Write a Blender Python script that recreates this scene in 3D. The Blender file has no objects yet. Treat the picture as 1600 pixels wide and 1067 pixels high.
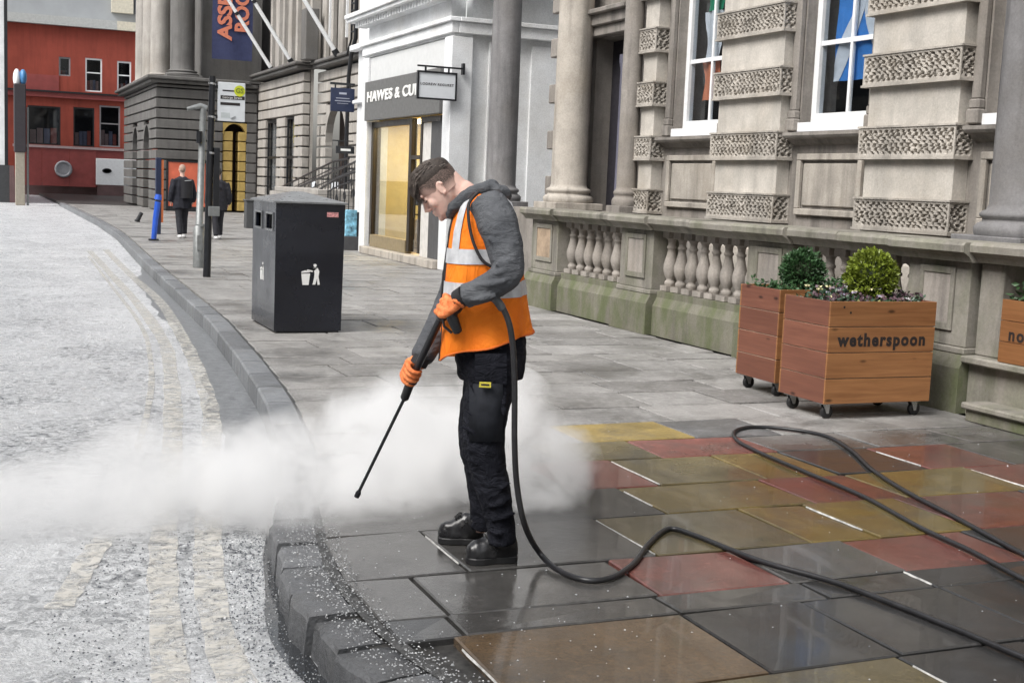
import bpy, bmesh, math, random
from mathutils import Vector, Matrix, noise as mnoise
random.seed(7)
rad = math.radians
V = Vector
sc = bpy.context.scene
col = sc.collection

# ------------------------------------------------------------------ camera
F = 2000.0; CH = 1.6; YAW = rad(23.0); PIT = rad(6.9); ROLL = rad(2.4)
fw = V((math.sin(YAW)*math.cos(PIT), math.cos(YAW)*math.cos(PIT), -math.sin(PIT)))
r0 = V((math.cos(YAW), -math.sin(YAW), 0)); u0 = r0.cross(fw)
rt = r0*math.cos(ROLL) + u0*math.sin(ROLL)
up = -r0*math.sin(ROLL) + u0*math.cos(ROLL)
CAM = V((0, 0, CH))
cd = bpy.data.cameras.new('camera'); cam = bpy.data.objects.new('camera', cd); col.objects.link(cam)
cd.sensor_width = 36.0; cd.lens = F/1600*36.0; cd.clip_start = 0.05; cd.clip_end = 2000
m3 = Matrix((rt, up, -fw)).transposed()
cam.matrix_world = Matrix.Translation(CAM) @ m3.to_4x4()
sc.camera = cam

# ------------------------------------------------------------------ light (overcast)
SUN_EL = rad(48); SUN_AZ = rad(-112)          # soft light from the open street on the left
w = bpy.data.worlds.new('World'); sc.world = w; w.use_nodes = True
nt = w.node_tree; nt.nodes.clear()
sky = nt.nodes.new('ShaderNodeTexSky'); sky.sky_type = 'NISHITA'; sky.sun_disc = False
sky.sun_elevation = SUN_EL; sky.sun_rotation = SUN_AZ; sky.air_density = 1.6; sky.dust_density = 4.0
hsv = nt.nodes.new('ShaderNodeHueSaturation'); hsv.inputs['Saturation'].default_value = 0.22
bg = nt.nodes.new('ShaderNodeBackground'); bg.inputs['Strength'].default_value = 0.10
wo = nt.nodes.new('ShaderNodeOutputWorld')
nt.links.new(sky.outputs[0], hsv.inputs['Color']); nt.links.new(hsv.outputs[0], bg.inputs[0]); nt.links.new(bg.outputs[0], wo.inputs[0])
sl = bpy.data.lights.new('sun', 'SUN'); sl.energy = 1.5; sl.angle = rad(28); sl.color = (1, .97, .93)
so = bpy.data.objects.new('sun', sl); col.objects.link(so)
sd = V((math.sin(SUN_AZ)*math.cos(SUN_EL), math.cos(SUN_AZ)*math.cos(SUN_EL), math.sin(SUN_EL)))
so.rotation_euler = (-sd).to_track_quat('-Z', 'Y').to_euler(); so.location = (-5, -5, 20)
vs = sc.view_settings; vs.view_transform = 'Standard'; vs.look = 'None'; vs.gamma = 1; vs.exposure = 1.08
sc.render.engine = 'CYCLES'
cy = sc.cycles; cy.use_denoising = True; cy.max_bounces = 8; cy.diffuse_bounces = 3; cy.glossy_bounces = 3
cy.transparent_max_bounces = 12; cy.volume_bounces = 8; cy.transmission_bounces = 4; cy.caustics_reflective = False; cy.caustics_refractive = False

# ------------------------------------------------------------------ pixel -> place
def ray(u, v): return fw + rt*((u-800)/F) + up*((533.5-v)/F)
def G(u, v, z=0.0): d = ray(u, v); return CAM + d*((z-CH)/d.z)
def PX(u, v, x): d = ray(u, v); return CAM + d*(x/d.x)
def PY(u, v, y): d = ray(u, v); return CAM + d*(y/d.y)

# ------------------------------------------------------------------ mesh builder
wl = {}
def wloc(o): return wl.get(o.name, V((0, 0, 0)))
class MB:
    def __init__(s): s.v = []; s.f = []; s.sm = set()
    def add(s, vs, fs, smooth=False):
        b = len(s.v); s.v += [V(p) for p in vs]
        for f in fs:
            if smooth: s.sm.add(len(s.f))
            s.f.append([i+b for i in f])
        return s
    def box(s, a, b):
        x0, x1 = sorted((a[0], b[0])); y0, y1 = sorted((a[1], b[1])); z0, z1 = sorted((a[2], b[2]))
        return s.add([(x0,y0,z0),(x1,y0,z0),(x1,y1,z0),(x0,y1,z0),(x0,y0,z1),(x1,y0,z1),(x1,y1,z1),(x0,y1,z1)],
                     [(0,3,2,1),(4,5,6,7),(0,1,5,4),(1,2,6,5),(2,3,7,6),(3,0,4,7)])
    def obox(s, c, ax, ay, az):
        c = V(c); ax = V(ax); ay = V(ay); az = V(az)
        p = [c+ax*i+ay*j+az*k for k in (-1,1) for i, j in ((-1,-1),(1,-1),(1,1),(-1,1))]
        return s.add(p, [(0,3,2,1),(4,5,6,7),(0,1,5,4),(1,2,6,5),(2,3,7,6),(3,0,4,7)])
    def bar(s, a, b, w, h=None, upv=(0,0,1)):
        a = V(a); b = V(b); d = (b-a); L = d.length; d.normalize()
        sx = d.cross(V(upv));
        if sx.length < 1e-4: sx = d.cross(V((1,0,0)))
        sx.normalize(); sy = sx.cross(d); h = h or w
        return s.obox((a+b)/2, d*(L/2), sx*(w/2), sy*(h/2))
    def loft(s, rings, cap=True, closed=True, smooth=True):
        n = len(rings[0]); vs = [p for r in rings for p in r]; fs = []
        for i in range(len(rings)-1):
            for j in range(n if closed else n-1):
                k = (j+1) % n
                fs.append((i*n+j, i*n+k, (i+1)*n+k, (i+1)*n+j))
        s.add(vs, fs, smooth)
        if cap and closed:
            s.add(rings[0], [tuple(range(n-1,-1,-1))]); s.add(rings[-1], [tuple(range(n))])
        return s
    def tube(s, pts, r, seg=8, cap=True, smooth=True, flat=1.0):
        pts = [V(p) for p in pts]; n = len(pts)
        rs = r if isinstance(r, (list, tuple)) else [r]*n
        rings = []; px = None
        for i, p in enumerate(pts):
            t = (pts[min(i+1,n-1)] - pts[max(i-1,0)]).normalized()
            if px is None:
                a = V((0,0,1)) if abs(t.z) < .9 else V((1,0,0)); px = t.cross(a).normalized()
            else:
                px = (px - t*px.dot(t)); px.normalize()
            py = t.cross(px)
            rings.append([p + (px*math.cos(2*math.pi*k/seg) + py*flat*math.sin(2*math.pi*k/seg))*rs[i] for k in range(seg)])
        return s.loft(rings, cap, True, smooth)
    def lathe(s, prof, c=(0,0,0), seg=20, smooth=True):
        c = V(c)
        return s.loft([[c + V((r*math.cos(2*math.pi*k/seg), r*math.sin(2*math.pi*k/seg), z)) for k in range(seg)] for r, z in prof], True, True, smooth)
    def prism(s, poly, o, ax, ay, az):
        o = V(o); ax = V(ax); ay = V(ay); az = V(az); n = len(poly)
        a = [o+ax*p[0]+ay*p[1] for p in poly]; b = [q+az for q in a]
        return s.add(a+b, [tuple(range(n-1,-1,-1)), tuple(range(n,2*n))] + [(i,(i+1)%n,n+(i+1)%n,n+i) for i in range(n)])
    def ball(s, c, r, seg=12, rg=8, ax=None):
        c = V(c); r = V(r) if hasattr(r, '__len__') else V((r,r,r))
        A = ax or (V((1,0,0)), V((0,1,0)), V((0,0,1)))
        rings = []
        for i in range(1, rg):
            t = math.pi*i/rg
            rings.append([c + A[0]*(r.x*math.sin(t)*math.cos(2*math.pi*k/seg)) + A[1]*(r.y*math.sin(t)*math.sin(2*math.pi*k/seg)) - A[2]*(r.z*math.cos(t)) for k in range(seg)])
        return s.loft(rings, True, True, True)
    def build(s, name, mat=None, parent=None, origin=None, bevel=0, kind=None):
        if origin is None:
            if parent is not None and not s.v: origin = wloc(parent)
            else:
                xs = [p.x for p in s.v]; ys = [p.y for p in s.v]; zs = [p.z for p in s.v]
                origin = V(((min(xs)+max(xs))/2, (min(ys)+max(ys))/2, min(zs)))
        origin = V(origin)
        me = bpy.data.meshes.new(name); me.from_pydata([tuple(p-origin) for p in s.v], [], s.f)
        if s.sm:
            fl = [i in s.sm for i in range(len(s.f))]; me.polygons.foreach_set('use_smooth', fl)
        bm = bmesh.new(); bm.from_mesh(me); bmesh.ops.recalc_face_normals(bm, faces=bm.faces)
        if bevel: bmesh.ops.bevel(bm, geom=list(bm.edges), offset=bevel, segments=1, affect='EDGES', profile=.5)
        bm.to_mesh(me); bm.free(); me.update()
        if mat: me.materials.append(mat)
        o = bpy.data.objects.new(name, me); col.objects.link(o)
        if parent is not None:
            o.parent = parent; o.location = origin - wloc(parent)
        else: o.location = origin
        wl[o.name] = origin
        if kind: o['kind'] = kind
        return o
def tag(o, label, cat, group=None, kind=None):
    o['label'] = label; o['category'] = cat
    if group: o['group'] = group
    if kind: o['kind'] = kind
    return o
def struct(o): o['kind'] = 'structure'; return o
def empty(name, loc, label=None, cat=None, group=None):
    o = bpy.data.objects.new(name, None); col.objects.link(o); o.location = V(loc); wl[o.name] = V(loc)
    o.empty_display_size = .2
    if label: tag(o, label, cat, group)
    return o
def inst(src, parent, loc, name=None):
    o = src.copy(); col.objects.link(o); o.parent = parent; o.location = V(loc) - (wloc(parent) if parent else V((0,0,0)))
    wl[o.name] = V(loc); return o
def copy_tree(o, parent=None, off=V((0,0,0))):
    c = o.copy(); col.objects.link(c); c.parent = parent
    if parent is None: c.location = o.location + off
    wl[c.name] = wloc(o) + off
    for ch in o.children: copy_tree(ch, c, off)
    return c
def remesh(o, vox, smooth=4, disp=0, dscale=.1):
    m = o.modifiers.new('remesh', 'REMESH'); m.mode = 'VOXEL'; m.voxel_size = vox; m.use_smooth_shade = True
    m = o.modifiers.new('smooth', 'SMOOTH'); m.iterations = smooth; m.factor = .5
    if disp:
        t = bpy.data.textures.new(o.name+'_folds', 'CLOUDS'); t.noise_scale = dscale; t.noise_depth = 1
        d = o.modifiers.new('folds', 'DISPLACE'); d.texture = t; d.strength = disp; d.mid_level = .5; d.texture_coords = 'LOCAL'
    return o
def text_mesh(txt, size, extrude=.004, bold=0.0, spacing=1.0):
    cu = bpy.data.curves.new('lettering', 'FONT'); cu.body = txt; cu.size = size; cu.extrude = extrude; cu.offset = bold
    cu.align_x = 'CENTER'; cu.align_y = 'CENTER'; cu.space_character = spacing; cu.resolution_u = 3
    ob = bpy.data.objects.new('lettering', cu); col.objects.link(ob)
    dg = bpy.context.evaluated_depsgraph_get(); me = bpy.data.meshes.new_from_object(ob.evaluated_get(dg))
    bpy.data.objects.remove(ob); bpy.data.curves.remove(cu); return me
def put_text(txt, size, c, ax, ay, mat, parent, name='lettering', extrude=.004, bold=0.0, spacing=1.0, width=None):
    me = text_mesh(txt, size, extrude, bold, spacing); me.materials.clear(); me.materials.append(mat)
    ax = V(ax).normalized(); ay = V(ay).normalized(); az = ax.cross(ay); k = 1.0
    if width:
        xs = [v.co.x for v in me.vertices]; k = width/(max(xs)-min(xs))
    mt = Matrix((ax*k, ay, az)).transposed().to_4x4(); me.transform(mt)
    o = bpy.data.objects.new(name, me); col.objects.link(o); o.parent = parent; o.location = V(c) - (wloc(parent) if parent else V((0,0,0))); wl[o.name] = V(c)
    return o

# ------------------------------------------------------------------ materials
class N:
    def __init__(s, name):
        s.m = bpy.data.materials.new(name); s.m.use_nodes = True; s.t = s.m.node_tree; s.n = s.t.nodes; s.n.clear()
        s.out = s.n.new('ShaderNodeOutputMaterial'); s.b = s.n.new('ShaderNodeBsdfPrincipled'); s.l(s.b.outputs[0], s.out.inputs[0])
        s.pos = s.n.new('ShaderNodeNewGeometry').outputs['Position']
    def l(s, a, b): s.t.links.new(a, b)
    def map(s, sc_=(1,1,1), loc=(0,0,0), src=None):
        m = s.n.new('ShaderNodeMapping'); m.inputs['Scale'].default_value = sc_; m.inputs['Location'].default_value = loc; s.l(src or s.pos, m.inputs[0]); return m.outputs[0]
    def noise(s, scale, detail=4, rough=.6, vec=None, dist=0):
        n = s.n.new('ShaderNodeTexNoise'); n.inputs['Scale'].default_value = scale; n.inputs['Detail'].default_value = detail
        n.inputs['Roughness'].default_value = rough; n.inputs['Distortion'].default_value = dist; s.l(vec or s.pos, n.inputs['Vector']); return n.outputs[0]
    def vor(s, scale, feat='F1', vec=None, out='Distance'):
        n = s.n.new('ShaderNodeTexVoronoi'); n.feature = feat; n.inputs['Scale'].default_value = scale; s.l(vec or s.pos, n.inputs['Vector']); return n.outputs[out]
    def ramp(s, fac, a, b, ca=(0,0,0,1), cb=(1,1,1,1)):
        n = s.n.new('ShaderNodeValToRGB'); n.color_ramp.elements[0].position = a; n.color_ramp.elements[1].position = b
        n.color_ramp.elements[0].color = tuple(ca)[:3]+(1,); n.color_ramp.elements[1].color = tuple(cb)[:3]+(1,); s.l(fac, n.inputs[0]); return n.outputs[0]
    def mix(s, fac, a, b, mode='MIX'):
        n = s.n.new('ShaderNodeMix'); n.data_type = 'RGBA'; n.blend_type = mode
        s.put(n.inputs[0], fac); s.put(n.inputs[6], a); s.put(n.inputs[7], b); return n.outputs[2]
    def put(s, inp, v):
        if hasattr(v, 'is_output'): s.l(v, inp)
        elif hasattr(v, '__len__') and len(v) == 3 and inp.type == 'RGBA': inp.default_value = (*v, 1)
        else: inp.default_value = v
    def math(s, op, a, b=0.0, c=0.0, clamp=False):
        n = s.n.new('ShaderNodeMath'); n.operation = op; n.use_clamp = clamp
        s.put(n.inputs[0], a); s.put(n.inputs[1], b)
        if op in ('MULTIPLY_ADD',): s.put(n.inputs[2], c)
        return n.outputs[0]
    def bump(s, h, strength=.3, dist=.02):
        n = s.n.new('ShaderNodeBump'); n.inputs['Strength'].default_value = strength; n.inputs['Distance'].default_value = dist; s.l(h, n.inputs['Height']); s.l(n.outputs[0], s.b.inputs['Normal'])
    def rnd(s): return s.n.new('ShaderNodeObjectInfo').outputs['Random']
    def sepxyz(s, v=None):
        n = s.n.new('ShaderNodeSeparateXYZ'); s.l(v or s.pos, n.inputs[0]); return n.outputs
    def set(s, **k):
        for a, v in k.items(): s.put(s.b.inputs[a.replace('_', ' ')], v)
        return s
def sc3(c, k): return tuple(min(1, x*k) for x in c)
def plain(name, c, rough=.5, metal=0, var=.12, nscale=8, bump=0, bscale=60, spec=.5, coat=0, rnd=.0):
    n = N(name); f = n.noise(nscale, 4); cc = n.mix(n.ramp(f, .3, .7), sc3(c, 1-var), sc3(c, 1+var))
    if rnd: cc = n.mix(1.0, cc, n.ramp(n.rnd(), 0, 1, (1-rnd,)*3, (1,1,1)), 'MULTIPLY')
    rr = n.ramp(n.noise(nscale*1.7, 3), .3, .7, (max(0,rough-.08),)*3, (min(1,rough+.08),)*3)
    n.set(Base_Color=cc, Roughness=rr, Metallic=metal); n.b.inputs['Specular IOR Level'].default_value = spec; n.b.inputs['Coat Weight'].default_value = coat
    if bump: n.bump(n.noise(bscale, 4), bump, .01)
    return n.m
def stone(name, c, dark=.45, streak=.5, green=0.0, nscale=1.4, bump=.35, rnd=.12, rough=.8):
    n = N(name)
    base = n.mix(n.ramp(n.noise(nscale*2.5, 6, .65), .3, .72), sc3(c, .78), sc3(c, 1.12))
    st = n.noise(1.0, 5, .6, n.map((4.5, 4.5, .45)))
    base = n.mix(n.math('MULTIPLY', n.ramp(st, .48, .72), streak), base, sc3(c, dark))
    bl = n.noise(nscale, 4, .6, n.map((1,1,1), (7,3,1)))
    base = n.mix(n.math('MULTIPLY', n.ramp(bl, .5, .75), .6), base, (c[0]*.7, c[1]*.66, c[2]*.6))
    if green:
        g = n.noise(2.2, 5, .65, n.map((1.5,1.5,.7), (3,9,2)))
        base = n.mix(n.math('MULTIPLY', n.ramp(g, .42, .62), green), base, (.115, .135, .062))
    fine = n.noise(45, 3, .7)
    base = n.mix(1.0, base, n.ramp(fine, .25, .75, (.82,)*3, (1.1,)*3), 'MULTIPLY')
    if rnd: base = n.mix(1.0, base, n.ramp(n.rnd(), 0, 1, (1-rnd,)*3, (1,1,1)), 'MULTIPLY')
    n.set(Base_Color=base, Roughness=rough); n.b.inputs['Specular IOR Level'].default_value = .3
    n.bump(n.math('ADD', n.noise(30, 5, .7), n.noise(7, 3)), bump, .012); return n.m
def emit(name, c, s):
    n = N(name); n.set(Base_Color=c, Roughness=.6); n.b.inputs['Emission Color'].default_value = (*c, 1); n.b.inputs['Emission Strength'].default_value = s; return n.m
def glass(name, tint=(.9,.95,1), fac=.9):
    n = N(name); t = n.n.new('ShaderNodeBsdfTransparent'); t.inputs[0].default_value = (*sc3(tint, fac), 1)
    g = n.n.new('ShaderNodeBsdfGlossy'); g.inputs['Roughness'].default_value = .02
    lw = n.n.new('ShaderNodeLayerWeight'); lw.inputs[0].default_value = .5; mx = n.n.new('ShaderNodeMixShader')
    fac = n.math('MULTIPLY_ADD', n.math('POWER', lw.outputs['Facing'], 4.0), .7, .03)
    n.l(fac, mx.inputs[0]); n.l(t.outputs[0], mx.inputs[1]); n.l(g.outputs[0], mx.inputs[2]); n.l(mx.outputs[0], n.out.inputs[0]); return n.m

def paving(name, c, wetdark=.42):
    """flagstone: dry and pale up the street, soaked and shiny where it has just been washed"""
    n = N(name)
    base = n.mix(n.ramp(n.noise(3.5, 6, .65), .3, .7), sc3(c, .8), sc3(c, 1.15))
    base = n.mix(1.0, base, n.ramp(n.noise(60, 3, .7), .25, .75, (.72,)*3, (1.15,)*3), 'MULTIPLY')
    base = n.mix(1.0, base, n.ramp(n.rnd(), 0, 1, (.70,)*3, (1.08,)*3), 'MULTIPLY')
    base = n.mix(n.math('MULTIPLY', n.ramp(n.noise(1.7, 6, .7, n.map((1,1,1),(8,1,4)), .5), .46, .66), .6), base, (.12,.115,.105))
    spots = n.ramp(n.vor(5.5), .05, .09, (1,1,1), (0,0,0))
    base = n.mix(n.math('MULTIPLY', spots, .45), base, (.09,.09,.09))
    base = n.mix(n.math('MULTIPLY', n.ramp(n.noise(13, 7, .75, n.map((1,1,1),(3,3,9)), .7), .5, .68), .45), base, sc3(c, 1.5))
    xyz = n.sepxyz()
    # wet front: y below about 6.6 m (a little further along the wall side), ragged edge
    edge = n.math('ADD', n.math('MULTIPLY_ADD', n.noise(1.1, 4, .6), 2.2, 5.9), n.math('MULTIPLY', xyz[0], .12))
    wet = n.math('MULTIPLY', n.math('SUBTRACT', edge, xyz[1]), .9, clamp=True)
    wet = n.math('MINIMUM', wet, 1.0)
    damp = n.math('MULTIPLY', n.ramp(n.noise(.8, 5, .6, n.map((1,1,1), (4,2,0))), .5, .66), .55)
    wet = n.math('MAXIMUM', wet, damp)
    basew = n.mix(1.0, base, (wetdark, wetdark, wetdark), 'MULTIPLY')
    colr = n.mix(wet, base, basew)
    dryr = n.ramp(n.noise(9, 4), .3, .7, (.5,)*3, (.72,)*3)
    wetr = n.ramp(n.noise(2.6, 5, .65, n.map((1,1,1), (1,5,2))), .38, .66, (.02,)*3, (.24,)*3)
    n.set(Base_Color=colr, Roughness=n.mix(wet, dryr, wetr))
    h = n.math('ADD', n.math('MULTIPLY', n.noise(34, 7, .75), 1.3), n.math('MULTIPLY', n.noise(4, 3), 1.5))
    bn = n.n.new('ShaderNodeBump'); bn.inputs['Distance'].default_value = .006; n.l(h, bn.inputs['Height'])
    n.l(n.math('SUBTRACT', .55, n.math('MULTIPLY', wet, n.ramp(n.noise(1.9, 5, .65, n.map((1,1,1),(2,7,3))), .40, .60, (.30,)*3, (.49,)*3))), bn.inputs['Strength']); n.l(bn.outputs[0], n.b.inputs['Normal'])
    n.b.inputs['Specular IOR Level'].default_value = .4
    n.l(n.math('MULTIPLY', wet, .2), n.b.inputs['Coat Weight']); n.b.inputs['Coat Roughness'].default_value = .03
    return n.m
PAV = {'grey': paving('flagstone_grey', (.30,.29,.28), .25), 'pale': paving('flagstone_pale', (.345,.335,.325), .24), 'dark': paving('flagstone_dark', (.19,.188,.19), .22),
       'red': paving('flagstone_red', (.34,.13,.11), .44), 'gold': paving('flagstone_gold', (.34,.25,.09), .44), 'olive': paving('flagstone_olive', (.24,.195,.10), .4),
       'brown': paving('flagstone_brown', (.22,.15,.09), .45)}
BANK = stone('bank_sandstone', (.47,.43,.38), .3, .75)
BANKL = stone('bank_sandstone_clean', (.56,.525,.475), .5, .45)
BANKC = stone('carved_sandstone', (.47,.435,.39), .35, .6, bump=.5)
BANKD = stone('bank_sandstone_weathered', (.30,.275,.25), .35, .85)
COLD = stone('column_dark_stone', (.23,.225,.228), .4, .9)
BAL = stone('balustrade_stone', (.31,.29,.255), .3, .8, green=.35)
BALP = stone('balustrade_plinth_stone', (.21,.2,.16), .5, .7, green=.8)
BALUS = stone('baluster_stone', (.40,.365,.33), .35, .75)
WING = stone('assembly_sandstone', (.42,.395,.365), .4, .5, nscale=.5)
WINGD = stone('assembly_dark_stone', (.16,.155,.15), .5, .6, nscale=.5)  # darker tone for the portico, ledges and upper walls
OCHRE = stone('ochre_stone', (.50,.36,.12), .6, .4)
WHITEP = stone('white_painted_stucco', (.82,.835,.85), .86, .3, bump=.08, rnd=0, rough=.5, nscale=.5)
GREYP = plain('grey_painted_fascia', (.12,.12,.118), .45, var=.06)
PALEP = plain('pale_grey_panel', (.62,.63,.63), .5, var=.05)
WFRAME = plain('white_gloss_paint', (.78,.79,.8), .3, var=.04)
BLACKM = plain('black_painted_metal', (.012,.013,.016), .35, var=.2)
NAVY = plain('navy_board', (.012,.02,.055), .45, var=.1)
DARKIN = plain('dark_interior', (.012,.012,.016), .8)
GALV = plain('galvanised_steel', (.23,.24,.24), .5, .4, var=.15, nscale=14)
RUBBER = plain('black_rubber', (.014,.014,.015), .5, var=.2)
CHROME = plain('zinc_plate', (.55,.56,.57), .3, .9)
GLASS = glass('window_glass'); GLASSD = glass('window_glass_dark', (.9,.93,.96), .9)
LETW = plain('white_lettering', (.8,.8,.78), .5, var=.03)
LETK = plain('black_lettering', (.02,.015,.015), .6, var=.05)

# ================================================================== SETTING: road, kerb, pavement
RZ = -0.165
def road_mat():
    n = N('wet_asphalt_sheen_froth')
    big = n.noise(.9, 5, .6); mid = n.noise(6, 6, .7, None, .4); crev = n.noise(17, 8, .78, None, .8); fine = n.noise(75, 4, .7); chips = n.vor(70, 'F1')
    c = n.mix(n.ramp(fine, .3, .7), (.60,.615,.64), (.84,.85,.86))  # near-white base: sky sheen on the wet road put into colour, with froth
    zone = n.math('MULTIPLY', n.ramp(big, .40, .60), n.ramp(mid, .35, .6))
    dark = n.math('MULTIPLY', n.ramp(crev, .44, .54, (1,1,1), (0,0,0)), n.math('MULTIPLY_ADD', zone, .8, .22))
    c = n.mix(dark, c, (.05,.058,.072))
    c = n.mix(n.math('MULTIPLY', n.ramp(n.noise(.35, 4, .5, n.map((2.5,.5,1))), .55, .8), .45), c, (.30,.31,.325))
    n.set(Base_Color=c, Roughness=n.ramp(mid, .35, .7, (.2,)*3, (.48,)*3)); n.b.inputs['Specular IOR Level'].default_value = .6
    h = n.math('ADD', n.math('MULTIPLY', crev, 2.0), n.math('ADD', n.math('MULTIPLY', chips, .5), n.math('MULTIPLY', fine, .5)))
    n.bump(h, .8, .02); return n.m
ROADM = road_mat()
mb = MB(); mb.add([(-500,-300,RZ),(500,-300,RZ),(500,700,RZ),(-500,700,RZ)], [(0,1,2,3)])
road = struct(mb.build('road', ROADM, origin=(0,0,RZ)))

KP = [(1.75,2.0),(1.42,3.0),(1.27,3.55),(1.18,3.95),(1.145,4.3),(1.14,4.65),(1.155,5.05),(1.29,5.8),(1.68,7.4),(1.95,9.19),(2.15,11.2),(2.4,14.2),(2.63,19.3),(2.9,25),(3.38,33.8),(3.6,42),(3.7,60),(3.7,90)]
def kx(y):
    for (x0,y0),(x1,y1) in zip(KP, KP[1:]):
        if y <= y1:
            t = (y-y0)/(y1-y0); return x0+(x1-x0)*t
    return KP[-1][0]
def kpt(y, off, z): # offset to the pavement side, square to the kerb line
    e = .15; d = V((kx(y+e)-kx(y-e), 2*e, 0)).normalized(); nrm = V((d.y, -d.x, 0))
    return V((kx(y), y, z)) + nrm*off
# pavement bed under the flags
bed = N('sandy_joint_bed'); bed.set(Base_Color=bed.mix(bed.ramp(bed.noise(30,4), .35, .65), (.012,.012,.012), (.05,.048,.045)), Roughness=.5); 
mb = MB(); ys = [2.0+.35*i for i in range(40)] + [16+2*i for i in range(38)]
top = [[kpt(y, .12, -.032), V((14, y, -.032))] for y in ys]
mb.loft(top, cap=False, closed=False, smooth=False)
mb.loft([[kpt(y, .12, -.032), kpt(y, .12, -.2)] for y in ys], cap=False, closed=False, smooth=False)
pavement = struct(mb.build('pavement', bed.m, origin=(5,10,-.032)))

# kerb stones
KM = stone('kerb_whinstone', (.25,.26,.275), .4, .4, bump=1.0, nscale=4, rough=.4, rnd=.35)
KMW = stone('kerb_whinstone_wet', (.17,.175,.185), .4, .4, bump=1.0, nscale=5, rough=.24, rnd=.45)
kys = [2.0+.5*i for i in range(122)]
kerb = struct(MB().loft([[kpt(q,.01,-.265), kpt(q,.23,-.265), kpt(q,.23,-.34), kpt(q,.01,-.34)] for q in kys], True, True, False).build('kerb', KM, origin=(2,10,-.3)))
y = 2.15; KW = .2
while y < 62:
    L = random.uniform(.3,.4) if y < 6.3 else random.uniform(.62,.95) if y < 22 else 1.6
    a, b = y+(.014 if y < 7 else .008), y+L-(.014 if y < 7 else .008); dz = random.uniform(-.022, .006) if y < 7 else random.uniform(-.004,.003)
    j = [random.uniform(-.012,.012) for _ in range(8)] if y < 7 else [0]*8
    nseg = 4 if y < 7 else 1; wst = random.uniform(-.018,.014)
    rings = []
    for i in range(nseg+1):
        yy = a+(b-a)*i/nseg; wob = (random.uniform(-.010,.010)+wst if y < 7 else 0)
        ch = .016 if y < 7 else .014
        e = .02 if (y < 7 and i in (0,nseg)) else 0
        zt = dz + (random.uniform(-.007,.004) if y < 7 else 0)
        rings.append([kpt(yy, j[0]+wob-.006, -.26), kpt(yy, wob+e*.4, zt-ch-e*.5), kpt(yy, ch+wob, zt-e*.3), kpt(yy, KW*.5, zt+.004-e*.3), kpt(yy, KW-.012+j[3], zt-e*.2), kpt(yy, KW+j[3], zt-.012), kpt(yy, KW, -.26)])
    MB().loft(rings, True, True, False).build('kerb_stone', KMW if y < 7 else KM, kerb)
    y += L

# flags: courses run across the pavement, the joints along the street are broken
ROWS = [2.3,2.9,3.5,4.12,4.34,4.83,5.48,6.05,6.69,7.2,7.8,8.38,9.0,9.52,10.1,10.75,11.2,11.85,12.4,12.98,13.55,14.2,14.8,15.3,15.95]
SPEC = {3: [(1.7,2.49,'brown'),(2.49,3.05,'dark'),(3.05,3.62,'dark'),(3.62,4.4,'dark')], # 4.12-4.34 handled below
 2: [(1.56,2.5,'brown'),(2.5,3.05,'dark'),(3.05,3.75,'dark'),(3.75,4.5,'dark')],
 1: [(1.5,2.2,'brown'),(2.2,3.02,'olive'),(3.02,3.6,'dark'),(3.6,4.4,'dark')],
 4: [(1.64,2.54,'grey'),(2.54,3.17,'red'),(3.17,3.78,'grey'),(3.78,4.5,'red'),(4.5,5.3,'dark')],
 5: [(1.9,2.8,'grey'),(2.8,3.62,'olive'),(3.62,4.02,'gold'),(4.02,4.62,'gold'),(4.62,5.5,'red'),(5.5,6.1,'grey')],
 6: [(2.3,3.22,'dark'),(3.22,4.12,'gold'),(4.12,4.72,'red'),(4.72,5.62,'gold'),(5.62,6.3,'red')],
 7: [(2.95,3.5,'red'),(3.5,4.2,'olive'),(4.2,4.7,'gold'),(4.7,5.38,'dark'),(5.38,6.05,'red'),(6.05,6.8,'grey')],
 8: [(2.3,3.2,'grey'),(3.2,3.88,'olive'),(3.88,4.72,'red'),(4.72,5.5,'grey'),(5.5,6.3,'pale')],
 9: [(2.75,3.6,'grey'),(3.6,4.42,'gold'),(4.42,5.1,'dark'),(5.1,6.0,'pale')],
 10: [(4.6,5.5,'grey')], 3.5: []}
SPEC[3] = [(1.62,2.5,'grey'),(2.5,3.2,'grey'),(3.2,3.75,'dark'),(3.75,4.6,'dark')]
def slab(x0, x1, y0, y1, kind, z=0.0, tilt=True):
    g = random.uniform(.006,.011); x0 += g; x1 -= g; gy = g*.9 if y0 < 6.6 else random.uniform(.010,.019); y0 += gy; y1 -= gy; c = .006
    dz = [random.uniform(-.007,.004) if tilt else 0 for _ in range(4)]
    lo0 = kx(y0)+KW+.016; lo1 = kx(y1)+KW+.016
    xa, xb = max(x0, lo0), max(x0, lo1)
    if x1 - max(xa, xb) < .06: return None
    mb = MB(); zb = -.05
    q = [(xa,y0),(x1,y0),(x1,y1),(xb,y1)]; qi = [(xa+c,y0+c),(x1-c,y0+c),(x1-c,y1-c),(xb+c,y1-c)]
    vsx = [(*p, zb) for p in q] + [(*p, -c+d+z) for p, d in zip(q, dz)] + [(*p, d+z) for p, d in zip(qi, dz)]
    fs = [(8,9,10,11)]
    for i in range(4):
        k = (i+1) % 4; fs += [(i,k,4+k,4+i),(4+i,4+k,8+k,8+i)]
    return mb.add(vsx, fs).build('paving_slab', PAV[kind], pavement)
XE = 7.02; gaps = []
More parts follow.
